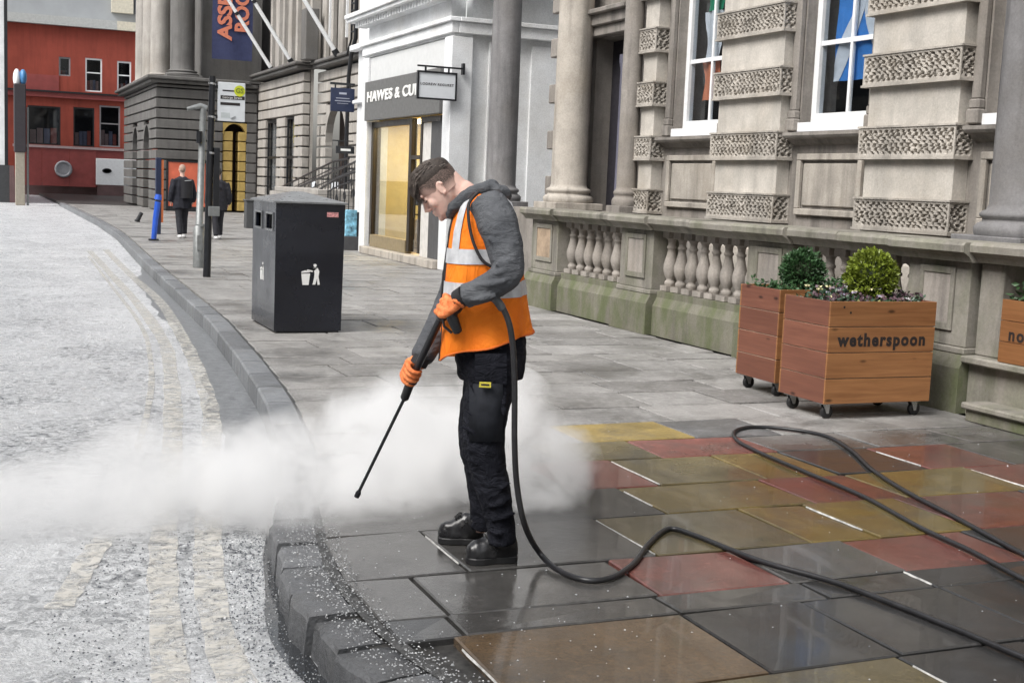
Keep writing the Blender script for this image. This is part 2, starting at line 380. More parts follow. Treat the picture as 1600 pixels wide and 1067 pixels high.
for r, (ya, yb) in enumerate(zip(ROWS, ROWS[1:])):
    sp = list(SPEC.get(r, []))
    x = min(kx(ya), kx(yb)) + KW + .02
    cells = []
    while x < XE - .05:
        s = next((s for s in sp if s[0] <= x + .15 and s[1] > x + .2), None)
        if s: x1, kd = s[1], s[2]; sp.remove(s)
        else:
            x1 = x + random.uniform(.55, 1.05); nx = [s[0] for s in sp if s[0] > x]
            if nx and x1 > nx[0] - .2: x1 = nx[0]
            if r < 5 and x > 3: kd = random.choice(['dark','dark','grey'])
            elif r < 9: kd = random.choice(['grey','grey','pale','dark'])
            else: kd = random.choice(['grey','pale','pale','grey','pale'])
        if XE - x1 < .3: x1 = XE
        cells.append((x, x1, kd)); x = x1
    for x0, x1, kd in cells:
        slab(x0, x1, ya, yb, kd)
        if ya < 6.6: gaps.append((x1, ya, yb))
# flags too far to be told apart one by one
mb = MB(); y = ROWS[-1]
while y < 60:
    yb = y + random.uniform(.5,.7); x = kx(y)+KW+.03
    while x < 13:
        x1 = x + random.uniform(.7,1.2); z = random.uniform(-.005,.002)
        mb.box((x+.006,y+.006,-.05),(x1-.006,yb-.006,z)); x = x1
    y = yb
mb.build('far_paving_slabs', PAV['pale'], pavement, kind='stuff')
# pale strips in some joints along the street, sky glint painted as colour
GLINT = plain('wet_joint_glint', (.42,.415,.40), .35, var=.45, nscale=30, bump=.6)
for x, ya, yb in gaps:
    if random.random() < .42 and x < 6:
        n = 6; L = []; Rr = []
        s0 = ya + (yb-ya)*random.uniform(0,.3); s1 = yb - (yb-ya)*random.uniform(0,.2)
        rings = []
        for i in range(n+1):
            yy = s0+(s1-s0)*i/n; wd = random.uniform(.003,.007)*(.4 if i in (0,n) else 1); xo = random.uniform(-.002,.002)
            rings.append([V((x-wd+xo,yy,-.006)), V((x+xo,yy,.001)), V((x+wd+xo,yy,-.006))])
        MB().loft(rings, cap=False, closed=False, smooth=False).build('joint_glint', GLINT, pavement)

KJ = plain('grey_wet_mortar', (.05,.05,.05), .55, var=.6, nscale=25, bump=1)
MB().loft([[kpt(q, KW-.02, -.012), kpt(q, KW+.035, -.012)] for q in [2.3+.12*i for i in range(110)]], cap=False, closed=False, smooth=False).build('kerb_joint', KJ, pavement)
# grit washed to the kerb edge: pale chips lying on the stones and in the channel
def grit(name, parent, pts, mat, r=(.004,.009)):
    mb = MB()
    for p in pts:
        q = random.uniform(*r); a = random.random()*6.28; s = [V((math.cos(a+i*2.09), math.sin(a+i*2.09), 0))*q*random.uniform(.6,1.2) for i in range(3)]
        mb.add([p+s[0], p+s[1], p+s[2], p+V((0,0,q*random.uniform(.5,.9)))], [(0,1,3),(1,2,3),(2,0,3)])
    return mb.build(name, mat, parent, kind='stuff')
GRIT = plain('wet_grit', (.34,.35,.36), .25, var=.35, nscale=60)
pts = []
for _ in range(1500):
    y = random.uniform(3.2,5.9); pts.append(kpt(y, random.betavariate(2,1.6)*.30, random.uniform(-.004,.004)))
for _ in range(130):
    y = random.uniform(3.3,6.2); pts.append(V((random.uniform(1.5,2.4), y, .001)) )
for _ in range(110):
    pts.append(V((random.uniform(2.2,6.5), random.uniform(3.2,8), .001)))
grit('loose_grit', pavement, pts, GRIT, (.003,.0065))
pts = [V((0,0,0))]*0
for _ in range(5200):
    y = random.uniform(3.0,6.2); o = -abs(random.gauss(0,.16))-.005
    if random.random() < .5: o = -random.uniform(.0,.9)
    pts.append(kpt(y, o, RZ+.001))
DGRIT = plain('dark_wet_grit', (.10,.11,.125), .2, var=.5, nscale=70)
grit('road_grit', road, pts[:3000], DGRIT, (.003,.008)); grit('road_grit', road, pts[3000:], GRIT, (.003,.009))

# double line along the channel, worn cream paint
CREAM = N('worn_cream_line_paint')
cc = CREAM.mix(CREAM.ramp(CREAM.noise(9, 5, .7), .3, .7), (.56,.53,.47), (.68,.66,.61))
cc = CREAM.mix(CREAM.ramp(CREAM.noise(34, 4, .7, CREAM.map((.6,1.6,1))), .52, .64), cc, (.38,.385,.39))
CREAM.set(Base_Color=cc, Roughness=.38); CREAM.bump(CREAM.noise(30, 5), .5, .008)
CREAM.set(Alpha=CREAM.math('MULTIPLY', CREAM.ramp(CREAM.noise(11, 7, .75, None, .6), .38, .57), .8))
def strip(name, pix, wd, z, mat):
    P = [G(u, v, z) for u, v in pix]
    pts = []
    for i in range(len(P)-1):
        p0 = P[max(i-1,0)]; p1 = P[i]; p2 = P[i+1]; p3 = P[min(i+2,len(P)-1)]
        for k in range(6):
            t = k/6; pts.append(.5*((2*p1)+(p2-p0)*t+(2*p0-5*p1+4*p2-p3)*t*t+(3*p1-p0-3*p2+p3)*t**3))
    pts.append(P[-1]); rings = []
    for i, p in enumerate(pts):
        d = (pts[min(i+1,len(pts)-1)]-pts[max(i-1,0)]); d = V((d.x,d.y,0)).normalized(); s = V((d.y,-d.x,0))
        a = wd*.5*(1+random.uniform(-.12,.12)); rings.append([p+s*a, p-s*a*1.0])
    return MB().loft(rings, cap=False, closed=False, smooth=False).build(name, mat, road)
strip('road_marking', [(420,1150),(372,1067),(335,960),(325,850),(330,700),(328,634),(303,563),(279,516),(248,469),(205,430),(165,390)], .13, RZ+.005, CREAM.m)
strip('road_marking', [(280,1150),(268,1067),(258,960),(255,850),(268,720),(270,634),(266,579),(255,532),(214,473),(170,425),(140,392)], .13, RZ+.005, CREAM.m)
strip('road_marking', [(215,700),(232,634),(236,571),(220,508),(173,445),(138,400)], .05, RZ+.005, CREAM.m)
strip('road_marking', [(90,950),(118,910),(140,870),(165,838)], .11, RZ+.006, CREAM.m)
# standing water along the kerb
WAT = N('gutter_water'); WAT.set(Base_Color=(.03,.032,.035), Roughness=.03); WAT.bump(WAT.noise(14, 3), .12, .01); WAT.b.inputs['Specular IOR Level'].default_value = .6
rings = []
for i in range(26):
    y = 3.3 + i*.155; wv = .045 + .05*mnoise.noise(V((y*1.1, 3, 0))) + .07*math.exp(-((y-4.75)/.45)**2)
    rings.append([kpt(y, .0, RZ+.003), kpt(y, -max(.03, wv), RZ+.003)])
struct(MB().loft(rings, cap=False, closed=False, smooth=False).build('puddle', WAT.m))
DAMP = N('damp_gutter_asphalt'); DAMP.set(Base_Color=DAMP.mix(DAMP.ramp(DAMP.noise(12,5,.7), .35, .65), (.11,.115,.125), (.25,.26,.27)), Roughness=.3); DAMP.bump(DAMP.noise(60,4), .6, .01)
rings = []
for i in range(44):
    y = 7.0+i*.4; wv = (.33 + .16*mnoise.noise(V((y*.9, 8, 0))))*min(1, (43-i)/8)
    rings.append([kpt(y, 0, RZ+.003), kpt(y, -max(.02,wv), RZ+.003)])
MB().loft(rings, cap=False, closed=False, smooth=False).build('gutter', DAMP.m, road)

# ================================================================== the street goes on: unseen terraces, added to block low sky light
TERR = stone('unseen_terrace_stone', (.30,.285,.265), .5, .5, nscale=.6); TGL = plain('unseen_terrace_window', (.03,.035,.045), .15)
def terrace(name, x, y0, y1, h, sgn, label):
    t = empty(name, (x,(y0+y1)/2,0), label, 'building')
    mb = MB().box((x,y0,RZ),(x+sgn*8,y1,h)).box((x-sgn*.3,y0,h-.8),(x-sgn*.001,y1,h-.3)).box((x-sgn*.15,y0,4.2),(x-sgn*.001,y1,4.6)); mb.build('wall', TERR, t)
    y = y0+1.0; first_ = None
    while y < y1-1.5:
        for z in (1.0, 5.4, 8.8):
            if first_ is None: first_ = MB().box((x-sgn*.04,y,z),(x-sgn*.002,y+1.2,z+2.3)).build('window', TGL, t)
            else: inst(first_, t, (x-sgn*.021, y+.6, z))
        y += 2.6
terrace('unseen_terrace', -13.0, -30, 50, 13, -1, 'unseen stone terrace with windows across the road, added to block low sky light')
terrace('unseen_terrace', 8.6, -34, 3.9, 13, 1, 'unseen stone terrace with windows past the bank, added to block low sky light')
# ================================================================== BANK BUILDING
def boxes(name, mat, parent, lst, bevel=0):
    mb = MB()
    for a, b in lst: mb.box(a, b)
    return mb.build(name, mat, parent, bevel=bevel)
def wall_x(x0, x1, y0, y1, z0, z1, ops):
    """wall slab between x0..x1 with rectangular openings (ya,yb,za,zb): one mesh of butted boxes"""
    yc = sorted({y0, y1, *[o[0] for o in ops], *[o[1] for o in ops]}); zc = sorted({z0, z1, *[o[2] for o in ops], *[o[3] for o in ops]})
    mb = MB()
    for a, b in zip(yc, yc[1:]):
        run = None
        for c, d in zip(zc, zc[1:]):
            solid = not any(o[0] <= (a+b)/2 <= o[1] and o[2] <= (c+d)/2 <= o[3] for o in ops)
            if solid: run = (run[0], d) if run else (c, d)
            elif run: mb.box((x0,a,run[0]),(x1,b,run[1])); run = None
        if run: mb.box((x0,a,run[0]),(x1,b,run[1]))
    return mb
WX = 8.36
bank = empty('bank_building', (9,11,0), 'weathered sandstone bank building with carved block pilasters and tall white sash windows', 'building')
PIL = {'A': (11.99,13.37), 'B': (9.2,10.57), 'D': (6.4,7.77), 'C': (14.85,15.3)}
WIN = [14.05, 11.28, 8.48]; WHW = .6; WZ0, WZ1 = 2.42, 5.3
ops = [(c-WHW, c+WHW, WZ0, WZ1) for c in WIN] + [(15.85, 17.0, 1.3, 3.75)]
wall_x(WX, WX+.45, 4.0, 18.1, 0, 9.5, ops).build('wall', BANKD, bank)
boxes('end_wall', BANKD, bank, [((WX+.452,17.7,0),(14,18.1,9.5))])
boxes('interior', DARKIN, bank, [((9.9,4.0,0),(10,17.6,9.4)), ((8.82,17.0,1.3),(9.9,17.05,3.8)), ((8.82,15.8,1.3),(9.9,15.85,3.8))])
# carved ("worm-cut") blocks
def worm(y0, y1, z0, z1, x, nx, nz, seed, face='x'):
    """carved panel: frame plus grid pushed in and out"""
    mb = MB(); rows = []
    for j in range(nz+1):
        r = []
        for i in range(nx+1):
            s = y0+(y1-y0)*i/nx; t = z0+(z1-z0)*j/nz
            v = mnoise.noise(V((s*7+seed*9.1, t*7, seed)))*.35; v2 = mnoise.noise(V((s*26+40, t*26+seed*5, 3)))*.35
            k = math.cos(6.2832*(s/.082+v+.22*math.sin(t*45+seed)))*math.cos(6.2832*(t/.07+v*.6))+v2
            d = .045 if k > .12 else .045*max(0,(k+.08)/.2)*.5 if k > -.08 else 0
            e = min(i, nx-i)/nx*abs(y1-y0); e2 = min(j, nz-j)/nz*(z1-z0)
            if min(e, e2) < .022: d = 0.0
            elif d == 0: d = .003
            r.append(V((x+d, s, t)) if face == 'x' else V((s, x+d, t)))
        rows.append(r)
    return mb.loft(rows, cap=False, closed=False, smooth=False)
def make_block(w, dep, h, seed):
    x = -dep; mb = worm(-w/2, w/2, 0, h, x, int(w/.0095), int(h/.0095), seed)
    m2 = worm(x, 0, 0, h, -w/2, max(6,int(dep/.0125)), int(h/.0125), seed+3, 'y'); mb.add(m2.v, m2.f)
    mb.box((x+.051,-w/2+.051,.002),(0,w/2,h-.002))
    mb.add([(x,-w/2,0),(0,-w/2,0),(0,w/2,0),(x,w/2,0),(x,-w/2,h),(0,-w/2,h),(0,w/2,h),(x,w/2,h)], [(0,1,2,3),(4,5,6,7),(2,3,7,6)])
    mb.box((x-.012,-w/2-.012,-.022),(0,w/2+.012,-.001)); mb.box((x-.012,-w/2-.012,h+.001),(0,w/2+.012,h+.02))
    return mb
proto = {}
for nm, (a, b) in PIL.items():
    wd = b-a; fx = 8.2
    zc = 0.0
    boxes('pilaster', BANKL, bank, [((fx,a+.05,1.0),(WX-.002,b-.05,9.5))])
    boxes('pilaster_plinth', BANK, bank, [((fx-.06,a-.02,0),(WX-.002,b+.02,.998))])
    for i, z in enumerate((1.34, 2.03, 2.73, 3.42, 4.11)):
        key = (nm, i)
        if key not in proto:
            proto[key] = make_block(wd, WX-8.14, .28, i*1.7+wd+ord(nm)*.37).build('carved_block', BANKC, bank, origin=(0,0,0)); ob = proto[key]
        else: ob = proto[key].copy(); col.objects.link(ob)
        ob.location = V((WX-.001, (a+b)/2, z)) - wloc(bank)
# end pilaster against the white shop, seen in silhouette
boxes('pilaster', BANKD, bank, [((8.2,17.25,1.0),(WX-.002,18.0,9.5))])
for z in (1.5, 2.18, 2.87, 3.55, 4.2):
    boxes('carved_block', BANKD, bank, [((8.1,17.2,z),(8.199,18.06,z+.28))], bevel=.015)
# bays: sill course, apron panel, jamb strips, window
def bay(c, w0, w1):
    # sill course
    prof = [(0,0),(-.05,.02),(-.08,.06),(-.15,.075),(-.17,.1),(-.17,.135),(0,.15)]
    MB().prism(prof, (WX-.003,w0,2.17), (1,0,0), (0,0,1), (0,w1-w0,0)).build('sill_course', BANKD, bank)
    # apron: raised frame and panel
    z0, z1 = 1.42, 2.08; ya, yb = w0+.12, w1-.12; t = .07
    boxes('apron_frame', BANK, bank, [((WX-.05,ya,z0),(WX-.002,yb,z0+t)), ((WX-.05,ya,z1-t),(WX-.002,yb,z1)), ((WX-.049,ya,z0+t+.001),(WX-.002,ya+t,z1-t-.001)), ((WX-.049,yb-t,z0+t+.001),(WX-.002,yb,z1-t-.001))], bevel=.008)
    boxes('apron_panel', BANK, bank, [((WX-.025,ya+t+.03,z0+t+.03),(WX-.002,yb-t-.03,z1-t-.03))], bevel=.012)
    boxes('apron_base', BANKD, bank, [((WX-.12,w0,0),(WX-.004,w1,1.3))])
    # jamb strips with little bases
    for s in (-1, 1):
        y0 = c+s*(WHW+.02); y1 = c+s*(WHW+.13)
        boxes('jamb', BANKD, bank, [((WX-.07,y0,2.55),(WX-.004,y1,5.6))], bevel=.01)
        boxes('jamb_base', BANKD, bank, [((WX-.1,min(y0,y1)-.02,2.325),(WX-.004,max(y0,y1)+.02,2.46)), ((WX-.085,min(y0,y1)-.01,2.461),(WX-.004,max(y0,y1)+.01,2.549))], bevel=.012)
    # white sash window
    xw = WX+.16
    fr = boxes('window', WFRAME, bank, [((xw-.03,c-WHW,WZ0),(xw+.06,c-WHW+.085,WZ1)), ((xw-.03,c+WHW-.085,WZ0),(xw+.06,c+WHW,WZ1)), ((xw-.05,c-WHW+.086,WZ0),(xw+.06,c+WHW-.086,WZ0+.1)), ((xw-.03,c-WHW+.086,WZ1-.09),(xw+.06,c+WHW-.086,WZ1))])
    boxes('glazing_bar', WFRAME, fr, [((xw-.01,c-.02,WZ0+.101),(xw+.03,c+.02,WZ1-.091))])
    for z in (3.28, 4.2): 
        for s in (-1, 1):
            boxes('glazing_bar', WFRAME, fr, [((xw-.008,c+s*.021,z-.032),(xw+.028,c+s*(WHW-.086),z+.018))])
    for za, zb in ((WZ0+.102,3.26),(3.3,4.18),(4.22,WZ1-.092)):
        for s in (-1, 1): boxes('pane', GLASSD, fr, [((xw+.008,c+s*.022,za),(xw+.012,c+s*(WHW-.088),zb))])
    boxes('window_sill', WFRAME, bank, [((WX-.04,c-WHW,WZ0-.1),(xw+.05,c+WHW,WZ0-.002))])
bay(WIN[0], 13.4, 14.83); bay(WIN[1], 10.6, 11.96); bay(WIN[2], 7.8, 9.17)
# porch: podium, columns, lintel
boxes('podium', BANKD, bank, [((7.5,15.4,0),(WX-.13,18.05,1.3))])
boxes('lintel', BANKD, bank, [((WX-.16,15.7,3.76),(WX-.004,17.15,3.9)), ((WX-.22,15.68,3.901),(WX-.004,17.17,4.05)), ((WX-.3,15.66,4.051),(WX-.004,17.19,4.12))], bevel=.012)
DOORM = plain('blue_grey_door', (.12,.12,.16), .5)
boxes('door', plain('recess_shade', (.03,.028,.036), .5), bank, [((8.62,15.86,1.3),(8.66,16.99,3.74))])  # dark panel set in the doorway recess to paint its shade
MB().lathe([(.09,1.3),(.09,1.4),(.075,1.45),(.07,3.3),(.09,3.4),(.09,3.5)], (8.5,16.35,0), 14).build('door_column', DOORM, bank)
def column(c, r, z0, z1, mat, parent, seg=28):
    h = .2*r/.265
    mb = MB(); rr = r
    mb.lathe([(rr*1.36,z0+.001),(rr*1.40,z0+.03),(rr*1.40,z0+.07),(rr*1.30,z0+.1),(rr*1.17,z0+.115),(rr*1.15,z0+.14),(rr*1.24,z0+.155),(rr*1.26,z0+.18),(rr*1.18,z0+.2),(rr*1.06,z0+.215),(rr*1.0,z0+.26)] +
             [(rr*(1-.16*(t**1.6)), z0+.26+(z1-z0-.26)*t) for t in (.05,.2,.4,.6,.8,1)], (c[0],c[1],0), seg)
    o = mb.build('column', mat, parent)
    boxes('column_plinth', mat, parent, [((c[0]-rr*1.45,c[1]-rr*1.45,z0-.1),(c[0]+rr*1.45,c[1]+rr*1.45,z0-.001))], bevel=.008)
    return o
column((8.0,16.98), .262, 1.4, 7.5, BANK, bank)
column((8.12,15.42), .135, 1.4, 7.5, BANKD, bank)
column((8.0,8.17), .27, 1.36, 7.5, COLD, bank)
boxes('column_pedestal', BANKD, bank, [((7.55,7.72,0),(8.19,8.62,1.255))])
dk = empty('stone_column', (8.0,19.6,0), 'dark sooty stone column on a pedestal in front of the white shop side', 'column')
column((8.0,19.6), .245, 1.36, 7.5, COLD, dk)
boxes('pedestal', COLD, dk, [((7.55,19.0,0),(8.45,20.2,1.18)), ((7.48,18.9,1.181),(8.52,20.3,1.258))], bevel=.01)
boxes('entablature', BANKD, bank, [((7.6,4.0,7.5),(WX-.17,18.1,8.3)), ((7.4,4.0,8.301),(WX-.165,18.2,8.6))])

# flags hanging inside the windows
def cloth(pts_grid, name, mat, parent=None):
    return MB().loft(pts_grid, cap=False, closed=False).build(name, mat, parent)
fl = empty('tricolour_flag', (8.75,14.05,3), 'green white and orange tricolour flag hanging inside the left window', 'flag')
for i, (mname, c) in enumerate((('flag_green', (.02,.30,.14)), ('flag_white', (.8,.8,.8)), ('flag_orange', (.85,.28,.14)))):
    z1 = 4.5-i*.62; z0 = z1-.62 if i < 2 else 2.78
    rows = []
    for j in range(7):
        z = z1+(z0-z1)*j/6
        rows.append([V((8.575+.03*math.sin(k*1.1+j*.3), 14.36-.46*k/8*(1-.2*((4.5-z)/1.9))+.03*math.sin(j+i), z)) for k in range(9)])
    cloth(rows, 'stripe', plain(mname, c, .8), fl)
BLUE = plain('saltire_blue', (.06,.26,.68), .8); 
sf = empty('saltire_flag', (8.75,11.2,3), 'blue flag with white diagonal cross hanging inside the middle window', 'flag')
def sp(y, z): return V((8.575+.018*math.sin(y*14)+.008*math.sin(z*9), y, z))
rows = [[sp(11.62-.88*k/16, 4.7+(2.86-4.7)*j/20) for k in range(17)] for j in range(21)]
cloth(rows, 'field', BLUE, sf)
FW = plain('saltire_white', (.75,.77,.8), .8)
for s in (0, 1):
    rows = []
    for j in range(21):
        t = j/20; z = 4.7-1.84*t; yc = (11.62-.88*t) if s == 0 else (10.74+.88*t)
        rows.append([sp(min(11.62,max(10.74,yc+d)), z)+V((-.005-.003*s,0,0)) for d in (-.1,-.05,0,.05,.1)])
    cloth(rows, 'cross_band', FW, sf)

# ================================================================== BALUSTRADE
bal = empty('balustrade', (7.2,11,0), 'mossy stone balustrade with bulbous balusters and a moulded coping', 'balustrade')
BPROF = [(.085,.0),(.085,.055),(.05,.058),(.062,.085),(.058,.105),(.04,.125),(.048,.14),(.07,.185),(.083,.24),(.080,.29),(.062,.36),(.045,.43),(.04,.47),(.052,.478),(.052,.5),(.04,.508),(.041,.55),(.05,.575),(.072,.59)]
bp = MB(); bp.lathe(BPROF[2:], (0,0,0), 16); bp.box((-.08,-.08,0),(.08,.08,.056)); bp.box((-.078,-.078,.592),(.078,.078,.66))
bproto = bp.build('baluster', BALUS, bal, origin=(0,0,0)); first = True
def balusters(ya, yb, n):
    global first
    st = (yb-ya)/n
    for i in range(n):
        y = ya+st*(i+.5)
        if first: o = bproto; first = False
        else: o = bproto.copy(); col.objects.link(o)
        o.location = V((7.24, y, .506)) - wloc(bal); o.rotation_euler.z = random.uniform(-.06,.06)
balusters(13.5, 15.27, 7); balusters(10.8, 12.7, 8); balusters(8.42, 10.02, 7)
for i, (a, b) in enumerate(((15.28,16.12),(12.71,13.49),(10.04,10.79),(7.7,8.41))):
    boxes('pier', BAL, bal, [((7.075,a,.505),(7.42,b,1.168))], bevel=.006)
    boxes('pier_panel', BALUS if i else plain('rusty_panel_stone', (.36,.27,.19), .8, var=.3), bal, [((7.066,a+.2,.68),(7.074,b-.2,1.06))])
    f = .045
    boxes('pier_panel_frame', BAL, bal, [((7.055,a+.2-f,.62),(7.0745,a+.2,1.12)), ((7.055,b-.2,.62),(7.0745,b-.2+f,1.12)), ((7.055,a+.2+.001,1.062),(7.0745,b-.2-.001,1.12)), ((7.055,a+.2+.001,.62),(7.0745,b-.2-.001,.678))], bevel=.004)
    MB().prism([(6.99,0),(6.99,.35),(7.04,.45),(7.44,.45),(7.44,0)], (0,a-.05,0), (1,0,0), (0,0,1), (0,b-a+.1,0)).build('pier_plinth', BALP, bal)
    boxes('pier_base', BAL, bal, [((7.045,a-.02,.452),(7.44,b+.02,.503))], bevel=.008)
def plinth(a, b):
    MB().prism([(7.07,0),(7.07,.33),(7.12,.43),(7.12,.5),(7.43,.5),(7.43,0)], (0,a,0), (1,0,0), (0,0,1), (0,b-a,0)).build('plinth_course', BALP, bal)
    for k in range(int((b-a)/.9)+1): pass
for a, b in ((13.55,15.22),(10.85,12.65),(8.47,9.98)): plinth(a, b)
CP = [(6.95,1.25),(6.945,1.30),(6.965,1.325),(7.50,1.325),(7.52,1.30),(7.51,1.25),(7.46,1.215),(7.44,1.172),(7.04,1.172),(7.01,1.215)]
def cope(a, b, dx=0):
    n = max(1, round((b-a)/.95)); st = (b-a)/n
    for i in range(n):
        j = random.uniform(-.004,.004)
        MB().prism([(p[0]-(dx if p[0] < 7.2 else 0), p[1]+j) for p in CP], (0,a+st*i+.002,0), (1,0,0), (0,0,1), (0,st-.004,0)).build('coping_stone', BAL, bal)
cope(15.2,16.2,.04); cope(13.55,15.2); cope(12.65,13.55,.04); cope(10.85,12.65); cope(9.98,10.85,.04); cope(8.48,9.98); cope(7.6,8.48,.05); cope(4.2,7.6)
# the low end bay: ledge, step and jamb
boxes('ledge_wall', BAL, bal, [((7.08,4.2,0),(7.5,7.64,.40))])
boxes('ledge', BAL, bal, [((6.98,4.2,.402),(7.52,7.64,.46))], bevel=.012)
boxes('jamb', BAL, bal, [((7.12,7.40,.462),(7.45,7.64,1.168))], bevel=.008)
boxes('step', BALP, bal, [((6.86,4.2,0),(7.078,7.4,.09))], bevel=.004)
boxes('step', BAL, bal, [((6.82,4.2,.0905),(7.079,7.42,.14))], bevel=.012)

# ================================================================== PLANTERS
def wood(name, c, c2):
    n = N(name)
    g = n.noise(1.0, 6, .65, n.map((2.2,2.2,42)), .6); g2 = n.noise(1.0, 4, .5, n.map((1.2,1.2,9), (4,4,4)))
    cc = n.mix(n.ramp(g, .3, .7), c2, c); cc = n.mix(n.math('MULTIPLY', n.ramp(g2, .45, .75), .5), cc, sc3(c2, .8))
    kn = n.vor(1.0, 'F1', n.map((3.2,3.2,8)))
    cc = n.mix(n.ramp(kn, .05, .14), sc3(c2, .3), cc)
    cc = n.mix(1.0, cc, n.ramp(n.rnd(), 0, 1, (.74,.70,.68), (1.1,1.08,1.05)), 'MULTIPLY')
    n.set(Base_Color=cc, Roughness=n.ramp(g, .3, .7, (.34,)*3, (.5,)*3)); n.bump(g, .25, .004); return n.m
WOODF = wood('larch_boards_oiled', (.37,.18,.074), (.235,.105,.043)); WOODS = wood('larch_boards_reddish', (.215,.088,.056), (.14,.054,.036))
SEAM = plain('raw_pale_wood', (.6,.45,.33), .7)
SOIL = plain('potting_soil', (.03,.022,.016), .95, var=.4, nscale=40, bump=1)
SCREW = plain('screw_hole', (.01,.01,.01), .7)
def leafmat(name, c, var=.5, rough=.45):
    n = N(name); f = n.noise(22, 2); cc = n.mix(n.ramp(f, .25, .75), sc3(c, 1-var), sc3(c, 1+var))
    n.set(Base_Color=cc, Roughness=rough); n.b.inputs['Subsurface Weight'].default_value = 0; return n.m
def leaf(mb, p, d, L, wd):
    d = d.normalized(); a = d.cross(V((random.gauss(0,1),random.gauss(0,1),random.gauss(0,1))));
    if a.length < 1e-3: a = V((1,0,0))
    a.normalize(); q = p+d*L*.5+a.cross(d)*L*.08
    mb.add([p, q+a*wd, p+d*L, q-a*wd], [(0,1,2,3)])
def topiary(c, r, n, mat, name, label, L=.034):
    c = V(c); t = empty(name, c-V((0,0,r*1.1)), label, 'plant', 'clipped balls in the planters')
    mb = MB()
    for i in range(n):
        d = V((random.gauss(0,1),random.gauss(0,1),random.gauss(0,1))).normalized()
        rr = r*(1+.20*mnoise.noise(d*2.2+c)+.13*mnoise.noise(d*6+c))*random.choice((1,1,1.04,.93,.85,1.09))
        if d.z < -.75: continue
        leaf(mb, c+d*rr*.92, (d+V((random.gauss(0,.55),random.gauss(0,.55),random.gauss(0,.55)+.25))), L*random.uniform(.7,1.35), L*.3)
    mb.build('foliage', mat, t)
    MB().ball(c, r*.72, 14, 9).build('inner_twigs', plain('dark_twigs', (.02,.03,.012), .9), t)
    MB().tube([c-V((0,0,r*1.25)), c-V((0,0,r*.7))], [.012,.01], 6).build('stem', plain('stem_bark', (.08,.06,.04), .9), t)
    return t
def planter(x0, y0, wd, dp, z0, z1, label, text='wetherspoon', nb=4, casters=True, group='wooden planters on castors'):
    t = empty('planter', (x0+wd/2, y0+dp/2, 0), label, 'planter', group)
    x1 = x0+wd; y1 = y0+dp; th = .028; H = (z1-z0)/nb
    boxes('liner', SEAM, t, [((x0+.0078,y0+.008,z0+.01),(x0+.02,y1-.008,z1-.02)), ((x1-.02,y0+.008,z0+.01),(x1-.008,y1-.008,z1-.02)), ((x0+.0205,y0+.008,z0+.01),(x1-.0205,y0+.02,z1-.02)), ((x0+.0205,y1-.02,z0+.01),(x1-.0205,y1-.008,z1-.02)), ((x0+.021,y0+.021,z0+.01),(x1-.021,y1-.021,z0+.03))])
    for i in range(nb):
        a = z0+H*i+.0035; b = z0+H*(i+1)-.0035
        j = random.uniform(-.0015,.0015)
        boxes('board', WOODF, t, [((x0,y0-th*.3+j,a),(x1,y0+.0075,b))], bevel=.0025); boxes('board', WOODF, t, [((x0,y1-.0075,a),(x1,y1+th*.3,b))], bevel=.0025)
        boxes('board', WOODS, t, [((x0+j,y0+.0085,a),(x0+.0075,y1-.0085,b))], bevel=.0025); boxes('board', WOODS, t, [((x1-.0075,y0+.0085,a),(x1,y1-.0085,b))], bevel=.0025)
    boxes('soil', SOIL, t, [((x0+.022,y0+.022,z1-.1),(x1-.022,y1-.022,z1-.035))])
    for sx_, sz in ((.12,-.045),(.18,-.085)):
        MB().lathe([(.0095,0),(.0095,.004)], (0,0,0), 10)
        o = MB(); o.prism([(math.cos(k*.785)*.009, math.sin(k*.785)*.009) for k in range(8)], (x0+sx_,y0-th*.3-.002,z1+sz), (1,0,0), (0,0,1), (0,.004,0)); o.build('screw_hole', SCREW, t)
    if text: put_text(text, .13, (x0+wd*.5, y0-th*.3-.002, z0+(z1-z0)*.62), (1,0,0), (0,0,1), LETK, t, 'painted_lettering', .001, .0055, 1.2, width=wd*.83)
    if casters:
        for cx, cy in ((x0+.07,y0+.07),(x1-.09,y0+.07),(x0+.07,y1-.07),(x1-.09,y1-.07)):
            k = MB(); k.box((cx-.045,cy-.04,z0-.006),(cx+.045,cy+.04,z0-.0005))
            for s in (-1,1): k.prism([(-.03,0),(.03,0),(.022,-.07),(.002,-.07)], (cx,cy+s*.021-.002,z0-.007), (1,0,0), (0,0,1), (0,.004,0))
            f = k.build('castor', CHROME, t)
            wz = .05; MB().loft([[V((cx+.014+math.cos(q*.3927)*rr, cy+o, wz+math.sin(q*.3927)*rr)) for q in range(16)] for rr, o in ((.034,-.016),(.05,-.012),(.05,.012),(.034,.016))]).build('castor_wheel', RUBBER, f)
    return t
planter(5.71, 7.6, .965, .56, .115, .875, 'brown wooden planter on castors with lettering fully in view, beside the stone pier')
planter(5.93, 8.55, .965, .56, .115, .875, 'reddish wooden planter on castors partly hidden behind the lettered one')
